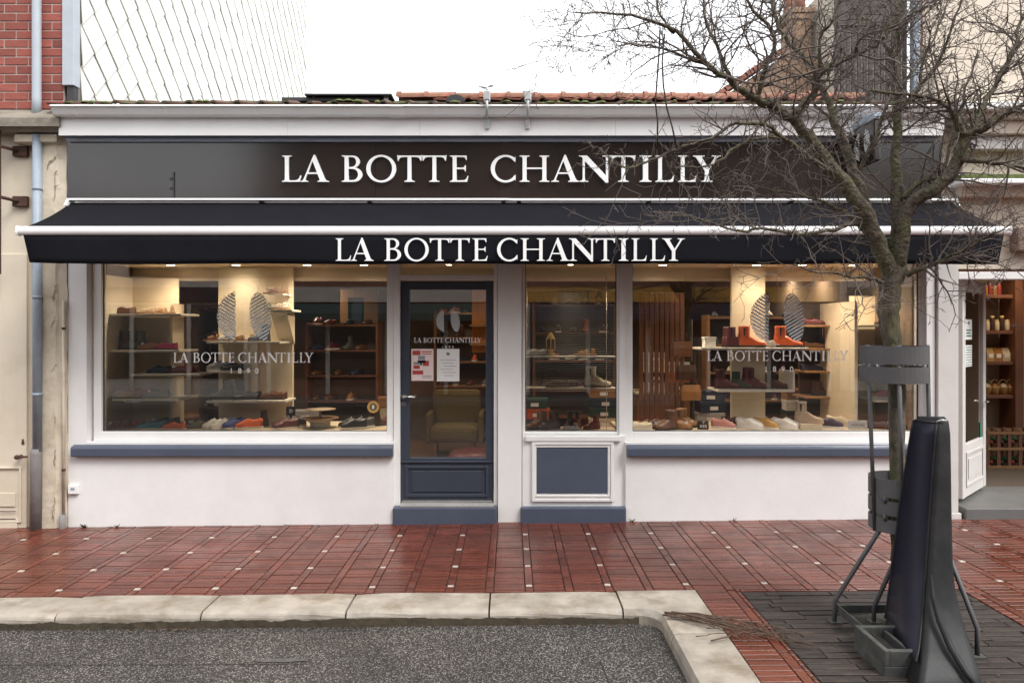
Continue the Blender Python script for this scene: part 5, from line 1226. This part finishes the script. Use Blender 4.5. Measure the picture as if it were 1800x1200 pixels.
# seat seen through the door
t = thing('pouf', 'round dark red leather pouf seen through the shop door', 'pouf', (XX(838, 1.55), 1.55, FZ)); MB().lathe([(0,.0),(.30,.0),(.33,.03),(.345,.18),(.34,.32),(.30,.38),(.15,.40),(0,.40)], n=32).build('cushion', 'leather burgundy', t); MB().lathe([(.346,.185),(.35,.195),(.346,.205)], n=32).build('seam', 'leather dark brown', t)
mat('fabric_mustard', (.10, .07, .02), .9, .12, 20, .3, 80)
t = thing('armchair', 'mustard yellow armchair standing behind the red pouf', 'armchair', (XX(800, 3.5), 3.5, FZ))
bxo('seat', 'fabric_mustard', t, -.34, .34, -.30, .30, .22, .44, .06); bxo('backrest', 'fabric_mustard', t, -.36, .36, .24, .40, .30, .92, .07)
for s_ in (-1, 1): bxo('armrest', 'fabric_mustard', t, s_*.34-.06*(s_ < 0)-.0, s_*.34+.07 if s_ > 0 else s_*.34+.01, -.28, .3, .2, .62, .05)
for sx_ in (-1, 1):
    for sy_ in (-1, 1): MB().tube([(sx_*.26, sy_*.22, .23), (sx_*.28, sy_*.24, 0)], [.022,.014], 8).build('leg', 'wood_oak', t)
mat('orange_light_paint', (.62, .24, .05), .7, .08)  # orange light put into the colour of the niche back
t = thing('wall_niche', 'wall niche with orange light painted on its back, right of the shop door', 'niche'); yq = 3.3
bxo('back', 'orange_light_paint', t, XX(828, yq), XX(905, yq), yq+.25, yq+.27, 1.5, 2.45); bxo('shelf', 'wood_oak', t, XX(826, yq), XX(906, yq), yq, yq+.249, ZZ(574, yq), ZZ(570, yq)); bxo('shelf', 'wood_oak', t, XX(826, yq), XX(906, yq), yq, yq+.249, ZZ(607, yq), ZZ(603, yq))

# ------------------------------------------------------------------ lettering and emblems on the glass, notices on the door
def decal_emblem(par, cx, cy, r, y):
    c = P(cx, cy, y); s = (D+y)/F; rr_ = r*s
    for side in (-1, 1):
        mb = MB()
        for s_, q in emblem(rr_):
            if s_ == side: mb.add([(c.x+x, y, c.z+z) for x, z in q], [(0,1,2,3)])
        mb.build('emblem_half', 'decal', par)
        pts = []
        for i in range(40):     # outline of the half by marching out from its middle
            a = 2*math.pi*i/40; x0 = side*.62*rr_; k = 0
            while in_half(x0+k*math.cos(a), k*math.sin(a), rr_, side) and k < 2*rr_: k += rr_*.02
            pts.append((c.x+x0+k*math.cos(a), y+.0015, c.z+k*math.sin(a)))
        MB().add(pts, [tuple(range(40))]).build('emblem_film', 'film', par)
fm = bpy.data.materials.new('film'); fm.use_nodes = True; n_ = fm.node_tree.nodes; l_ = fm.node_tree.links; n_.clear()
o_ = n_.new('ShaderNodeOutputMaterial'); mx_ = n_.new('ShaderNodeMixShader'); mx_.inputs[0].default_value = .5; t_ = n_.new('ShaderNodeBsdfTransparent'); d_ = n_.new('ShaderNodeBsdfDiffuse'); d_.inputs[0].default_value = (.22, .32, .35, 1)
l_.new(t_.outputs[0], mx_.inputs[1]); l_.new(d_.outputs[0], mx_.inputs[2]); l_.new(mx_.outputs[0], o_.inputs[0]); MATS['film'] = fm
def decal_words(par, xa, xb, ybase, cap, y):
    f = lambda p: XX(xa+((p if p < 830 else p-19)-495.7)*(xb-xa)/(1267.3-19-495.7), y)
    lettering(par, f, ZZ(ybase, y), cap*(D+y)/F, y, .0006, 'decal', 'glass_letter')
def year(par, cx, ybase, sp, size, y):
    for i, ch_ in enumerate('1890'):
        link('glass_digit', text_mesh(ch_, size*(D+y)/F*1.38, 'decal', .0006), par, (XX(cx+(i-1.5)*sp, y), y, ZZ(ybase, y)))
yd = YG-.004
decal_emblem(wins['a'], 428, 556, 47, yd); decal_words(wins['a'], 305, 551, 637, 17.5, yd); year(wins['a'], 429, 656, 15, 9.5, yd)
decal_emblem(wins['c'], 1366, 558, 47, yd); decal_words(wins['c'], 1243, 1491, 634, 17.5, yd); year(wins['c'], 1369, 653, 15, 9.5, yd)
ydd = .104
decal_emblem(door, 787, 564, 21, ydd); decal_words(door, 728, 846, 602, 8.5, ydd); year(door, 787, 612, 6, 4.5, ydd)
def sheet(name, lab, xa, xb, ya, yb, y, blocks, m='paper'):
    t = thing(name, lab, 'notice'); mb = MB(); mb.box(XX(xa, y), XX(xb, y), y, y+.0015, ZZ(yb, y), ZZ(ya, y)); mb.build('sheet_of_paper', m, t)
    for (a, b, c, d_, mm) in blocks: MB().add([(XX(a,y), y-.001, ZZ(d_,y)), (XX(b,y), y-.001, ZZ(d_,y)), (XX(b,y), y-.001, ZZ(c,y)), (XX(a,y), y-.001, ZZ(c,y))], [(0,1,2,3)]).build('print', mm, t)
sheet('poster', 'pink and white poster with red banners and photos on the door glass', 723, 762, 613, 669, .100,
      [(725,739,616,624,'ink_red'),(741,759,617,619,'ink_red'),(741,759,621,622.5,'ink_red'),(735,747,625,632,'ink_grey'),(734,748,633,638,'ink'),(727,737,636,641,'ink_grey'),(743,754,634,643,'ink_red'),(727,738,642,648,'ink_red'),(738,742,634,642,'ink_green'),(725,744,651,658,'ink_red'),(742,758,660,661.5,'ink_grey'),(742,759,663,664.2,'ink_grey')], 'paper_pink')
sheet('notice', 'white typed notice taped beside the poster on the door glass', 768, 807.5, 613, 670, .100,
      [(785,787,619,624,'ink'),(787.5,790,620,624,'ink')]+[(774+(q % 3)*3,802-(q % 2)*5,632+q*5.5,632.8+q*5.5,'ink_grey') for q in range(6)])
o = MB(); sx_ = P(656, 715, .105)
t = thing('window_sticker', 'round yellow sticker low on the left window glass', 'sticker'); o.add([(sx_.x+.058*math.cos(a), .105, sx_.z+.058*math.sin(a)) for a in [i*math.pi/12 for i in range(24)]], [tuple(range(24))]); o.build('disc', 'leather gold', t)
MB().add([(sx_.x+.036*math.cos(a), .1035, sx_.z+.036*math.sin(a)) for a in [i*math.pi/12 for i in range(24)]], [tuple(range(24))]).build('inner_disc', 'leather olive', t)
bxo('sticker_letter', 'leather cream', t, sx_.x-.010, sx_.x+.010, .1015, .1025, sx_.z-.018, sx_.z+.018)

# ================================================================== TREE
tr = random.Random(42)
tree = thing('street_tree', 'bare mossy street tree with dense thorny twigs in a dark paved pit', 'tree')
def T(px, py, d): return Vector(((px-VX)*d/F, d-D, CZ+(VY-py)*d/F))
def catmull(pts, n=4):
    out = []
    for i in range(len(pts)-1):
        p0 = pts[max(i-1, 0)]; p1 = pts[i]; p2 = pts[i+1]; p3 = pts[min(i+2, len(pts)-1)]
        for k in range(n):
            t = k/n; out.append(tuple(.5*((2*b)+(-a+c)*t+(2*a-5*b+4*c-e)*t*t+(-a+3*b-3*c+e)*t**3) for a, b, c, e in zip(p0, p1, p2, p3)))
    out.append(tuple(pts[-1])); return out
def limb(spec, n=4, wob=.006):
    pts = []
    for px, py, d, r in spec:
        v = T(px, py, d); pts.append((v.x, v.y, v.z, r*.86))
    out = []
    for x, y, z, r in catmull(pts, n): out.append((Vector((x+tr.gauss(0, wob), y+tr.gauss(0, wob), z+tr.gauss(0, wob))), r))
    return out
gtr = CZ*F/4.33+VY
trunk = limb([(1584, gtr+6, 4.33, .075), (1581, 1040, 4.33, .052), (1579, 960, 4.33, .048), (1577, 800, 4.33, .047), (1576, 680, 4.33, .050), (1570, 610, 4.33, .058), (1563, 560, 4.33, .067), (1566, 510, 4.33, .072), (1572, 470, 4.33, .066), (1576, 440, 4.33, .05)], 5, .004)
# gnarled cross-sections
def bark_tube(mb, path, n=14, amp=.16):
    ph = [tr.uniform(0, 6.28) for _ in range(4)]; rings = []
    for i, (p, r) in enumerate(path):
        t = (path[min(i+1, len(path)-1)][0]-path[max(i-1, 0)][0]).normalized()
        a = t.cross(Vector((0, 1, 0.01))).normalized(); b = a.cross(t).normalized(); rg = []
        for k in range(n):
            th = 2*math.pi*k/n; f = 1+amp*(.5*math.sin(3*th+ph[0]+i*.22)+.4*math.sin(5*th+ph[1]-i*.3)+.35*tr.gauss(0, .6)); rg.append(p+(a*math.cos(th)+b*math.sin(th))*r*f)
        rings.append(rg)
    mb.loft(rings, True)
mb = MB(); bark_tube(mb, trunk, 16, .14); mb.build('trunk', 'bark', tree)
LIMBS = [
 [(1572,500,4.33,.055),(1548,440,4.30,.056),(1522,378,4.25,.052),(1470,305,4.20,.044),(1430,250,4.16,.038),(1392,208,4.13,.036),(1358,186,4.10,.033),(1329,175,4.06,.026),(1284,143,4.0,.019),(1249,120,3.95,.016),(1187,58,3.85,.012),(1111,27,3.75,.008),(1009,25,3.7,.004)],
 [(1392,206,4.13,.030),(1427,168,4.12,.026),(1444,126,4.08,.018),(1502,98,4.05,.016),(1547,71,4.0,.014),(1573,27,3.97,.011),(1600,-25,3.95,.007)],
 [(1565,480,4.36,.05),(1535,400,4.42,.04),(1504,308,4.48,.036),(1471,222,4.54,.030),(1460,190,4.56,.026),(1444,151,4.58,.02),(1418,107,4.6,.018),(1387,76,4.62,.016),(1364,40,4.64,.014),(1356,-10,4.66,.011),(1345,-60,4.68,.007)],
 [(1578,480,4.33,.06),(1580,400,4.33,.052),(1574,311,4.34,.036),(1576,200,4.36,.028),(1575,111,4.38,.022),(1579,27,4.38,.018),(1590,-60,4.38,.01)],
 [(1580,470,4.30,.05),(1588,390,4.26,.045),(1605,358,4.22,.042),(1640,335,4.15,.044),(1672,303,4.1,.042),(1690,262,4.06,.040),(1700,238,4.04,.036),(1729,225,4.0,.026),(1764,203,3.96,.02),(1810,180,3.9,.014),(1870,140,3.85,.008)],
 [(1697,250,4.05,.030),(1675,200,4.0,.018),(1640,173,4.0,.013),(1590,165,4.0,.009),(1530,160,4.02,.005)],
 [(1695,255,4.05,.028),(1722,200,4.1,.02),(1748,150,4.15,.016),(1769,110,4.18,.013),(1792,55,4.2,.011),(1806,0,4.22,.008)],
 [(1688,275,4.06,.026),(1730,285,4.0,.016),(1775,292,3.96,.012),(1830,300,3.9,.008)],
 [(1586,350,4.28,.020),(1620,318,4.3,.018),(1650,312,4.32,.014),(1665,280,4.35,.010),(1690,180,4.4,.008),(1720,90,4.45,.006)],
 [(1590,485,4.3,.022),(1630,468,4.2,.016),(1667,453,4.12,.012),(1700,434,4.05,.009),(1745,410,4.0,.006),(1790,385,3.95,.003)],
 [(1530,385,4.27,.022),(1470,402,4.2,.015),(1409,411,4.12,.012),(1347,402,4.06,.011),(1302,407,4.0,.009),(1250,392,3.96,.006),(1196,378,3.92,.004),(1124,393,3.9,.002)],
 [(1470,305,4.20,.025),(1430,283,4.1,.018),(1400,258,4.05,.016),(1373,242,4.0,.014),(1347,220,3.97,.013),(1293,219,3.94,.011),(1249,242,3.92,.010),(1191,262,3.9,.008),(1155,278,3.88,.007),(1115,291,3.86,.006),(1080,290,3.85,.005),(1065,270,3.85,.004),(1035,253,3.84,.003)],
 [(1373,242,4.0,.012),(1329,243,3.97,.011),(1293,260,3.95,.010),(1253,289,3.93,.008),(1200,293,3.92,.005),(1175,300,3.92,.003)],
 [(1560,500,4.33,.018),(1530,490,4.25,.012),(1500,485,4.2,.010),(1440,478,4.1,.006),(1390,463,4.05,.003)],
 [(1535,420,4.3,.018),(1480,372,4.35,.012),(1420,345,4.4,.010),(1340,330,4.45,.007),(1290,305,4.5,.004)],
 [(1329,175,4.06,.020),(1345,120,4.0,.016),(1362,70,3.96,.013),(1330,20,3.92,.010),(1300,-30,3.9,.007)],
 [(1284,143,4.0,.014),(1260,80,4.05,.011),(1240,30,4.1,.009),(1235,-30,4.12,.006)],
 [(1187,58,3.85,.009),(1160,30,3.86,.007),(1150,-20,3.88,.005)],
 [(1249,120,3.95,.010),(1190,95,3.95,.008),(1140,80,3.95,.006),(1085,75,3.95,.003)],
 [(1504,308,4.48,.018),(1540,240,4.5,.014),(1560,180,4.55,.011),(1610,120,4.6,.009),(1650,50,4.65,.007),(1670,-20,4.7,.005)],
 [(1576,200,4.36,.016),(1620,150,4.3,.012),(1655,95,4.25,.010),(1680,30,4.2,.008),(1700,-30,4.2,.005)],
 [(1444,126,4.08,.012),(1440,70,4.05,.010),(1470,20,4.0,.008),(1480,-40,4.0,.005)],
 [(1575,111,4.38,.012),(1540,60,4.45,.010),(1500,10,4.5,.008),(1470,-40,4.55,.005)],
]
lms = []
for sp in LIMBS:
    path = limb(sp, 4, .005); lms.append(path); mb = MB()
    if sp[0][3] > .035 or max(q[3] for q in sp) > .03: bark_tube(mb, path, 10, .12)
    else: mb.tube([p for p, r in path], [r for p, r in path], 6)
    mb.build('limb', 'bark_limb', tree)
tw = MB(); NSEG = [0]
def twig(p, dr_, ln, r, lvl):
    n = max(2, int(ln/.055)); pts = [p]; dirs = []
    d_ = dr_.normalized(); step = ln/n
    for i in range(n):
        d_ = (d_+Vector((tr.gauss(0, .22), tr.gauss(0, .22), tr.gauss(0, .20)+.035))).normalized(); p = p+d_*step; pts.append(p); dirs.append(d_)
    rads = [max(.0016, r*(1-.75*i/n)) for i in range(n+1)]
    tw.tube(pts, rads, 4 if lvl < 2 else 3, False); NSEG[0] += n
    if lvl >= 3: return
    for i in range(1, n+1):
        k = (.80, .72, .6)[lvl]
        if tr.random() < k:
            ax = Vector((tr.gauss(0, 1), tr.gauss(0, 1), tr.gauss(0, 1))); s_ = dirs[i-1].cross(ax)
            if s_.length < .01: continue
            nd = dirs[i-1]*tr.uniform(.3, .8)+s_.normalized()*tr.uniform(.6, 1)
            l2 = ln*tr.uniform(.25, .6)*(1-.45*i/n) if lvl < 2 else tr.uniform(.012, .05)
            twig(pts[i], nd, max(.02, l2), rads[i]*.7, lvl+1)
DENS = {10: .45, 11: .30, 12: .30, 13: .5, 14: .8, 9: .7}
for li, path in enumerate(lms):
    L_ = len(path)
    for i in range(2, L_):
        p, r = path[i]
        if r > .046: continue
        seg = (path[i][0]-path[i-1][0]); 
        kk = 1 if r > .028 else 2
        for _ in range(kk):
            if tr.random() > (.48 if r > .028 else .62)*DENS.get(li, 1): continue
            t = seg.normalized(); ax = Vector((tr.gauss(0, 1), tr.gauss(0, 1), tr.gauss(0, 1))); s_ = t.cross(ax)
            if s_.length < .01: continue
            d_ = t*tr.uniform(.2, .7)+s_.normalized()*.9+Vector((0, 0, .15))
            ln = tr.uniform(.22, .62)*(1 if r < .02 else .75)*(.6 if li in (11, 12) else 1)
            q0 = p.lerp(path[i-1][0], tr.random())
            twig(q0, d_, ln, min(.0075, r*.55), 0 if ln > .35 else 1)
for path in lms:      # short knobbly spurs
    for i in range(1, len(path)):
        p, r = path[i]
        if r > .034: continue
        for _ in range(3):
            q0 = p.lerp(path[i-1][0], tr.random()); d_ = Vector((tr.gauss(0, 1), tr.gauss(0, 1), tr.gauss(0, 1)+.3)).normalized()
            twig(q0, d_, r+tr.uniform(.02, .08), max(.0024, min(.0045, r*.4)), 2)
tip_ = tw.build('twigs', 'twig', tree); tip_['kind'] = 'stuff'
print('twig segments', NSEG[0], 'faces', len(tw.f))
# cord ends hanging from a branch
cd_ = thing('hanging_cords', 'two thin dark cords hanging down from the left branches of the tree', 'cord')
for pts in ([(1160,55,3.85),(1158,100,3.85),(1155,140,3.86),(1152,180,3.86),(1156,215,3.86),(1155,262,3.86)], [(1168,60,3.84),(1164,110,3.84),(1166,150,3.84),(1172,190,3.84),(1182,225,3.84),(1190,262,3.84)]):
    MB().tube([T(*q) for q in pts], .0045, 6).build('cord', 'rubber_dark', cd_)

# ------------------------------------------------------------------ steel tree guard
gd = thing('tree_guard', 'grey steel tree guard with slatted hoops and splayed legs round the trunk', 'tree guard')
gc = Vector((T(1571, 700, 4.33).x, 4.33-D, 0)); 
def hoop(z0, z1, r, name, sc=1.0, cx=0):
    mb = MB(); n = 28
    prof = [(r-.004, z0), (r+.004, z0), (r+.004, z1), (r-.004, z1), (r-.004, z0)]
    mb.lathe(prof, (gc.x+cx, gc.y, 0), 40, False); return mb.build(name, 'guard_grey', gd)
def gz_(py, d=4.14): return CZ+(VY-py)*d/F
hoop(gz_(641), gz_(609), .186, 'hoop'); hoop(gz_(675), gz_(646), .186, 'hoop')
hoop(gz_(880), gz_(848), .172, 'hoop', cx=.04); hoop(gz_(912), gz_(887), .172, 'hoop', cx=.04); hoop(gz_(944), gz_(920), .172, 'hoop', cx=.04)
zh = gz_(609)
UP = [(-.175, -.03, -.13, -.03), (-.06, -.165, -.035, -.16), (.17, -.06, .20, -.05), (.06, .17, .08, .16)]
for a, b, c_, d_ in UP:
    MB().tube([(gc.x+a, gc.y+b, gz_(607)), (gc.x+c_, gc.y+d_, gz_(945))], .0125, 8).build('upright', 'guard_grey', gd)
for i, (py, cx) in enumerate(((644, 0), (884, .04), (916, .04))):
    for a in (0, 1.57, 3.14, 4.71): 
        o = MB().tube([(gc.x+cx+.178*math.cos(a+.6), gc.y+.178*math.sin(a+.6), gz_(py)-.02), (gc.x+cx+.178*math.cos(a+.6), gc.y+.178*math.sin(a+.6), gz_(py)+.02)], .011, 6).build('spacer', 'galvanised' if i == 0 else 'guard_grey', gd)
# splayed legs down to a square ground frame
def G(px, py, z=0):   # ground point under a pixel
    x = 0
    for _ in range(4): d = (CZ-gz(x)-z)*F/(py-VY); x = (px-VX)*d/F
    return Vector((x, d-D, gz(x)+z))
fl_ = G(1467, 1092); fr_ = G(1718, 1152); fb_ = G(1536, 1092); fbk = G(1640, 1070)
for tp, ft, kn_ in (((-.13, -.05), fl_, .17), ((.20, -.10), fr_, .2), ((-.03, -.16), fb_, .12), ((.10, .12), fbk, .15)):
    p0 = Vector((gc.x+tp[0]+.02, gc.y+tp[1], gz_(942))); kneep = Vector((ft.x, ft.y, ft.z+kn_*.75))
    MB().tube([p0, p0.lerp(kneep, .5), kneep, Vector((ft.x, ft.y, ft.z-.02))], .0135, 8).build('leg', 'guard_grey', gd)
    bxo('foot_plate', 'plastic_dusty', gd, ft.x-.035, ft.x+.035, ft.y-.035, ft.y+.035, ft.z-.004, ft.z+.006)
# ground frame: flat bars
def flat(a, b, h=.05, t_=.008):
    a = Vector(a); b = Vector(b); dv = (b-a); nrm = Vector((-dv.y, dv.x, 0)).normalized()*t_/2
    return MB().add([a-nrm, b-nrm, b+nrm, a+nrm]+[v+Vector((0, 0, h)) for v in (a-nrm, b-nrm, b+nrm, a+nrm)], [(3,2,1,0),(4,5,6,7),(0,1,5,4),(1,2,6,5),(2,3,7,6),(3,0,4,7)]).build('ground_bar', 'plastic_dusty', gd)
ca = G(1470, 1082); cb_ = G(1556, 1082); 
flat(fl_+Vector((.02, -.01, .055)), fl_+Vector((.02+.30, -.0, .055))); flat(fl_+Vector((.02, .0, .055)), fl_+Vector((.035, -.42, .045))); flat(fr_+Vector((-.02, .02, .01)), fr_+Vector((-.04, .55, .02))); flat(fr_+Vector((-.03, .0, .01)), fr_+Vector((-.45, .05, .01)))

# ------------------------------------------------------------------ moulded pavement sign on a ballast tray
sgn = thing('pavement_sign', 'tall dark plastic pavement sign seen edge on, standing on a ballast tray', 'sign')
def S(px, d, z): return Vector(((px-VX)*d/F, d-D, z))
# levels: z, far-left corner (px, d), near-left corner, near-right corner, far-right corner
LV = [(-.005, (1553,4.22), (1612,3.50), (1728,3.52), (1700,4.22)),
      (.03, (1553,4.22), (1614,3.50), (1730,3.52), (1700,4.22)),
      (.10, (1555,4.21), (1619,3.56), (1722,3.58), (1692,4.21)),
      (.18, (1557,4.21), (1625,3.66), (1708,3.68), (1684,4.20)),
      (.27, (1560,4.20), (1629,3.76), (1692,3.78), (1678,4.20)),
      (.38, (1564,4.19), (1632,3.84), (1680,3.86), (1675,4.18)),
      (.55, (1570,4.17), (1636,3.89), (1675,3.91), (1673,4.15)),
      (.80, (1580,4.15), (1641,3.92), (1673,3.94), (1672,4.12)),
      (1.05, (1591,4.12), (1646,3.94), (1672,3.96), (1671,4.09)),
      (1.24, (1600,4.09), (1650,3.95), (1671,3.97), (1669,4.06)),
      (1.31, (1605,4.08), (1652,3.96), (1668,3.98), (1667,4.05)),
      (1.335, (1612,4.07), (1652,3.98), (1662,3.99), (1660,4.05))]
def rc(q, k=.10):   # round the corners of a quad
    out = []
    for i in range(4):
        a, b, c = q[i-1], q[i], q[(i+1) % 4]
        e1 = min(k, .035/max((a-b).length, .01)); e2 = min(k*2, .035/max((c-b).length, .01))
        out += [b.lerp(a, e1), b.lerp(a, e1*.3).lerp(b.lerp(c, e2*.3), .5), b.lerp(c, e2)]
    return out
rings = [rc([S(*A, z), S(*B, z), S(*C_, z), S(*E, z)]) for z, A, B, C_, E in LV]
MB().loft(rings, True).build('shell', 'plastic_grey', sgn)
# recessed dark face on the left flank
pn = MB(); ins = []
for z, A, B, C_, E in LV[2:11]:
    a = S(*A, z); b = S(*B, z); nrm = Vector((b.y-a.y, -(b.x-a.x), 0)).normalized()
    if nrm.x > 0: nrm = -nrm
    zz = z if z > .14 else .135
    ins.append((a.lerp(b, .05)+nrm*.004, a.lerp(b, .90)+nrm*.004, zz))
vs = []
for a, b, zz in ins: vs += [(a.x, a.y, zz), (b.x, b.y, zz)]
pn.add(vs, [(2*i, 2*i+1, 2*i+3, 2*i+2) for i in range(len(ins)-1)], True); o = pn.build('poster_face', 'plastic_navy', sgn); sm = o.modifiers.new('thick', 'SOLIDIFY'); sm.thickness = .006; sm.offset = 0
fr1 = MB(); 
fr1.tube([Vector((a.x, a.y, zz)) for a, b, zz in ins], .007, 6); fr1.tube([Vector((b.x, b.y, zz)) for a, b, zz in ins], .007, 6); fr1.tube([Vector((ins[-1][0].x, ins[-1][0].y, ins[-1][2])), Vector((ins[-1][1].x, ins[-1][1].y, ins[-1][2]))], .007, 6); fr1.build('face_rim', 'plastic_grey', sgn)
rb_ = MB(); rb_.tube([S(1636, 3.865, .50), S(1640, 3.80, .40), S(1652, 3.73, .30), S(1672, 3.64, .20), S(1700, 3.55, .11), S(1722, 3.505, .05)], [.004, .012, .016, .018, .016, .010], 8); rb_.build('moulded_rib', 'plastic_grey', sgn)
hdl = MB(); t0 = S(1640, 4.0, 1.315); hdl.tube([t0+Vector((0,-.03,.0)), t0+Vector((.02,-.045,.012)), t0+Vector((.05,-.045,.008))], .006, 6); hdl.build('clip', 'galvanised', sgn)
# ballast tray: a box with compartments
tx0, tx1, ty0, ty1, tzt = 1.955, 2.30, 3.715-D, 4.045-D, .155
ty = MB(); zb0 = gz(2.1)
ty.box(tx0, tx1, ty0, ty1, zb0-.01, zb0+.05, .006)
for a in ((tx0, tx0+.03, ty0, ty1), (tx1-.03, tx1, ty0, ty1)): ty.box(*a, zb0+.045, tzt, .006)
for a in ((tx0+.028, tx1-.028, ty0, ty0+.03), (tx0+.028, tx1-.028, ty1-.03, ty1)): ty.box(*a, zb0+.045, tzt-.002, .006)
ty.box(tx0+.15, tx0+.17, ty0+.028, ty1-.028, zb0+.045, tzt-.02, .004)
o = ty.build('ballast_tray', 'plastic_dusty', sgn)
bl = MB(); bl.box(tx0+.05, tx0+.12, ty0+.05, ty1-.06, zb0+.051, tzt-.03, .02); bl.build('ballast_block', 'plastic_grey', sgn)
bl = MB(); bl.box(tx0+.19, tx1-.05, ty0+.05, ty1-.06, zb0+.051, tzt-.025, .03); bl.build('ballast_block', 'plastic_grey', sgn)

# ------------------------------------------------------------------ a bundle of prunings on the paving
bd = thing('pruned_twigs', 'loose bundle of dry pruned twigs lying across the kerb corner and dark paving', 'twigs')
bb = random.Random(77)
for i in range(24):
    px0, py0 = 1160+bb.uniform(0, 50), 1078+bb.gauss(0, 3); px1, py1 = bb.uniform(1330, 1455), 1125+bb.gauss(0, 15)
    a = G(px0, py0, .02); b = G(px1, py1, .015)
    if i >= 20: a = G(1250+bb.uniform(-40, 60), 1110+bb.gauss(0, 14), .02)
    md = a.lerp(b, .45)+Vector((0, bb.uniform(.0, .10), bb.uniform(.0, .05)))
    pts = []
    for q in range(9):
        t = q/8; v = a*(1-t)**2+md*2*t*(1-t)+b*t*t; v += Vector((bb.gauss(0, .006), bb.gauss(0, .006), bb.gauss(0, .003))); v.z = max(v.z, gz(v.x)+.006+.02*bb.random()); pts.append(v)
    r0 = bb.uniform(.002, .0055); mb = MB(); mb.tube(pts, [r0*(1-.7*q/8) for q in range(9)], 5)
    for q in (3, 4, 5, 6, 7):
        if bb.random() < .7:
            e = pts[q]+Vector((bb.uniform(.02, .12), bb.gauss(0, .05), 0)); e.z = gz(e.x)+.006+.02*bb.random(); mb.tube([pts[q], pts[q].lerp(e, .5)+Vector((0, 0, .006)), e], [r0*.5, r0*.4, r0*.25], 4)
    mb.build('twig', 'twig_dry', bd)
# fallen leaves and crumbs along the kerb foot and in the pit
lf_ = MB(); lf_.mi = 0; lr = random.Random(15)
mat('leaf_litter', (.10, .055, .03), .9, .4, 30, rand=.5)
def litter(x, y, z, s_):
    a = lr.uniform(0, 6.28); c_, q = math.cos(a), math.sin(a)
    lf_.add([(x+s_*(u*c_-v*q), y+s_*(u*q+v*c_), z+h*s_) for u, v, h in ((-1,0,.1),(0,-.5,.35),(1,0,.2),(0,.5,.1))], [(0,1,2,3)])
for i in range(120): x = lr.uniform(-4.5, .9); litter(x, KF-abs(lr.gauss(0, .03))-.01, ZR+gz(x)+.004, lr.uniform(.004, .012))
for i in range(45): x = XX(305, -2.15)+lr.gauss(0, .05); litter(x, KF-abs(lr.gauss(0, .02))-.012, ZR+gz(x)+.006, lr.uniform(.006, .014))
for i in range(160): x = lr.uniform(PIT[0], PIT[1]); litter(x, lr.uniform(PIT[2], PIT[3]), gz(x)+.004, lr.uniform(.004, .013))
for i in range(50): x = lr.uniform(-4.1, 3.5); litter(x, -abs(lr.gauss(0, .015))-.005, gz(x)+.003, lr.uniform(.003, .008))
lo_ = lf_.build('leaf_litter', 'leaf_litter'); lo_['kind'] = 'stuff'; tag(lo_, 'brown leaf crumbs scattered along the kerb foot and tree pit', 'litter')
# weeds at the wall foot
wd_ = MB(); 
for px in (147, 150, 146, 205, 1290, 1110, 1112):
    x = XX(px, -.02); 
    for i in range(7):
        a = lr.uniform(0, 6.28); e = Vector((x+.03*math.cos(a), -.015-.025*abs(math.sin(a)), gz(x)+lr.uniform(.012, .035))); b0 = Vector((x, -.012, gz(x)-.004)); sd_ = Vector((.004, .002, 0)); wd_.add([b0-sd_, b0+sd_, e+sd_*.4, e-sd_*.4], [(0,1,2,3)])
wo_ = wd_.build('weeds', 'moss_green'); wo_['kind'] = 'stuff'; tag(wo_, 'tiny green weeds sprouting at the foot of the white wall', 'weeds')

# ------------------------------------------------------------------ set every thing's Empty at the base of its parts
bpy.context.view_layer.update()
for o in list(COL.objects):
    if o.type == 'EMPTY' and o.parent is None and o.location.length < 1e-6:
        lo = Vector((1e9,)*3); hi = Vector((-1e9,)*3)
        for c in o.children_recursive:
            if c.type != 'MESH': continue
            for b in c.bound_box:
                v = c.matrix_world @ Vector(b)
                for k in range(3): lo[k] = min(lo[k], v[k]); hi[k] = max(hi[k], v[k])
        base = Vector(((lo.x+hi.x)/2, (lo.y+hi.y)/2, lo.z)); o.location = base
        for c in o.children: c.location = c.location-base
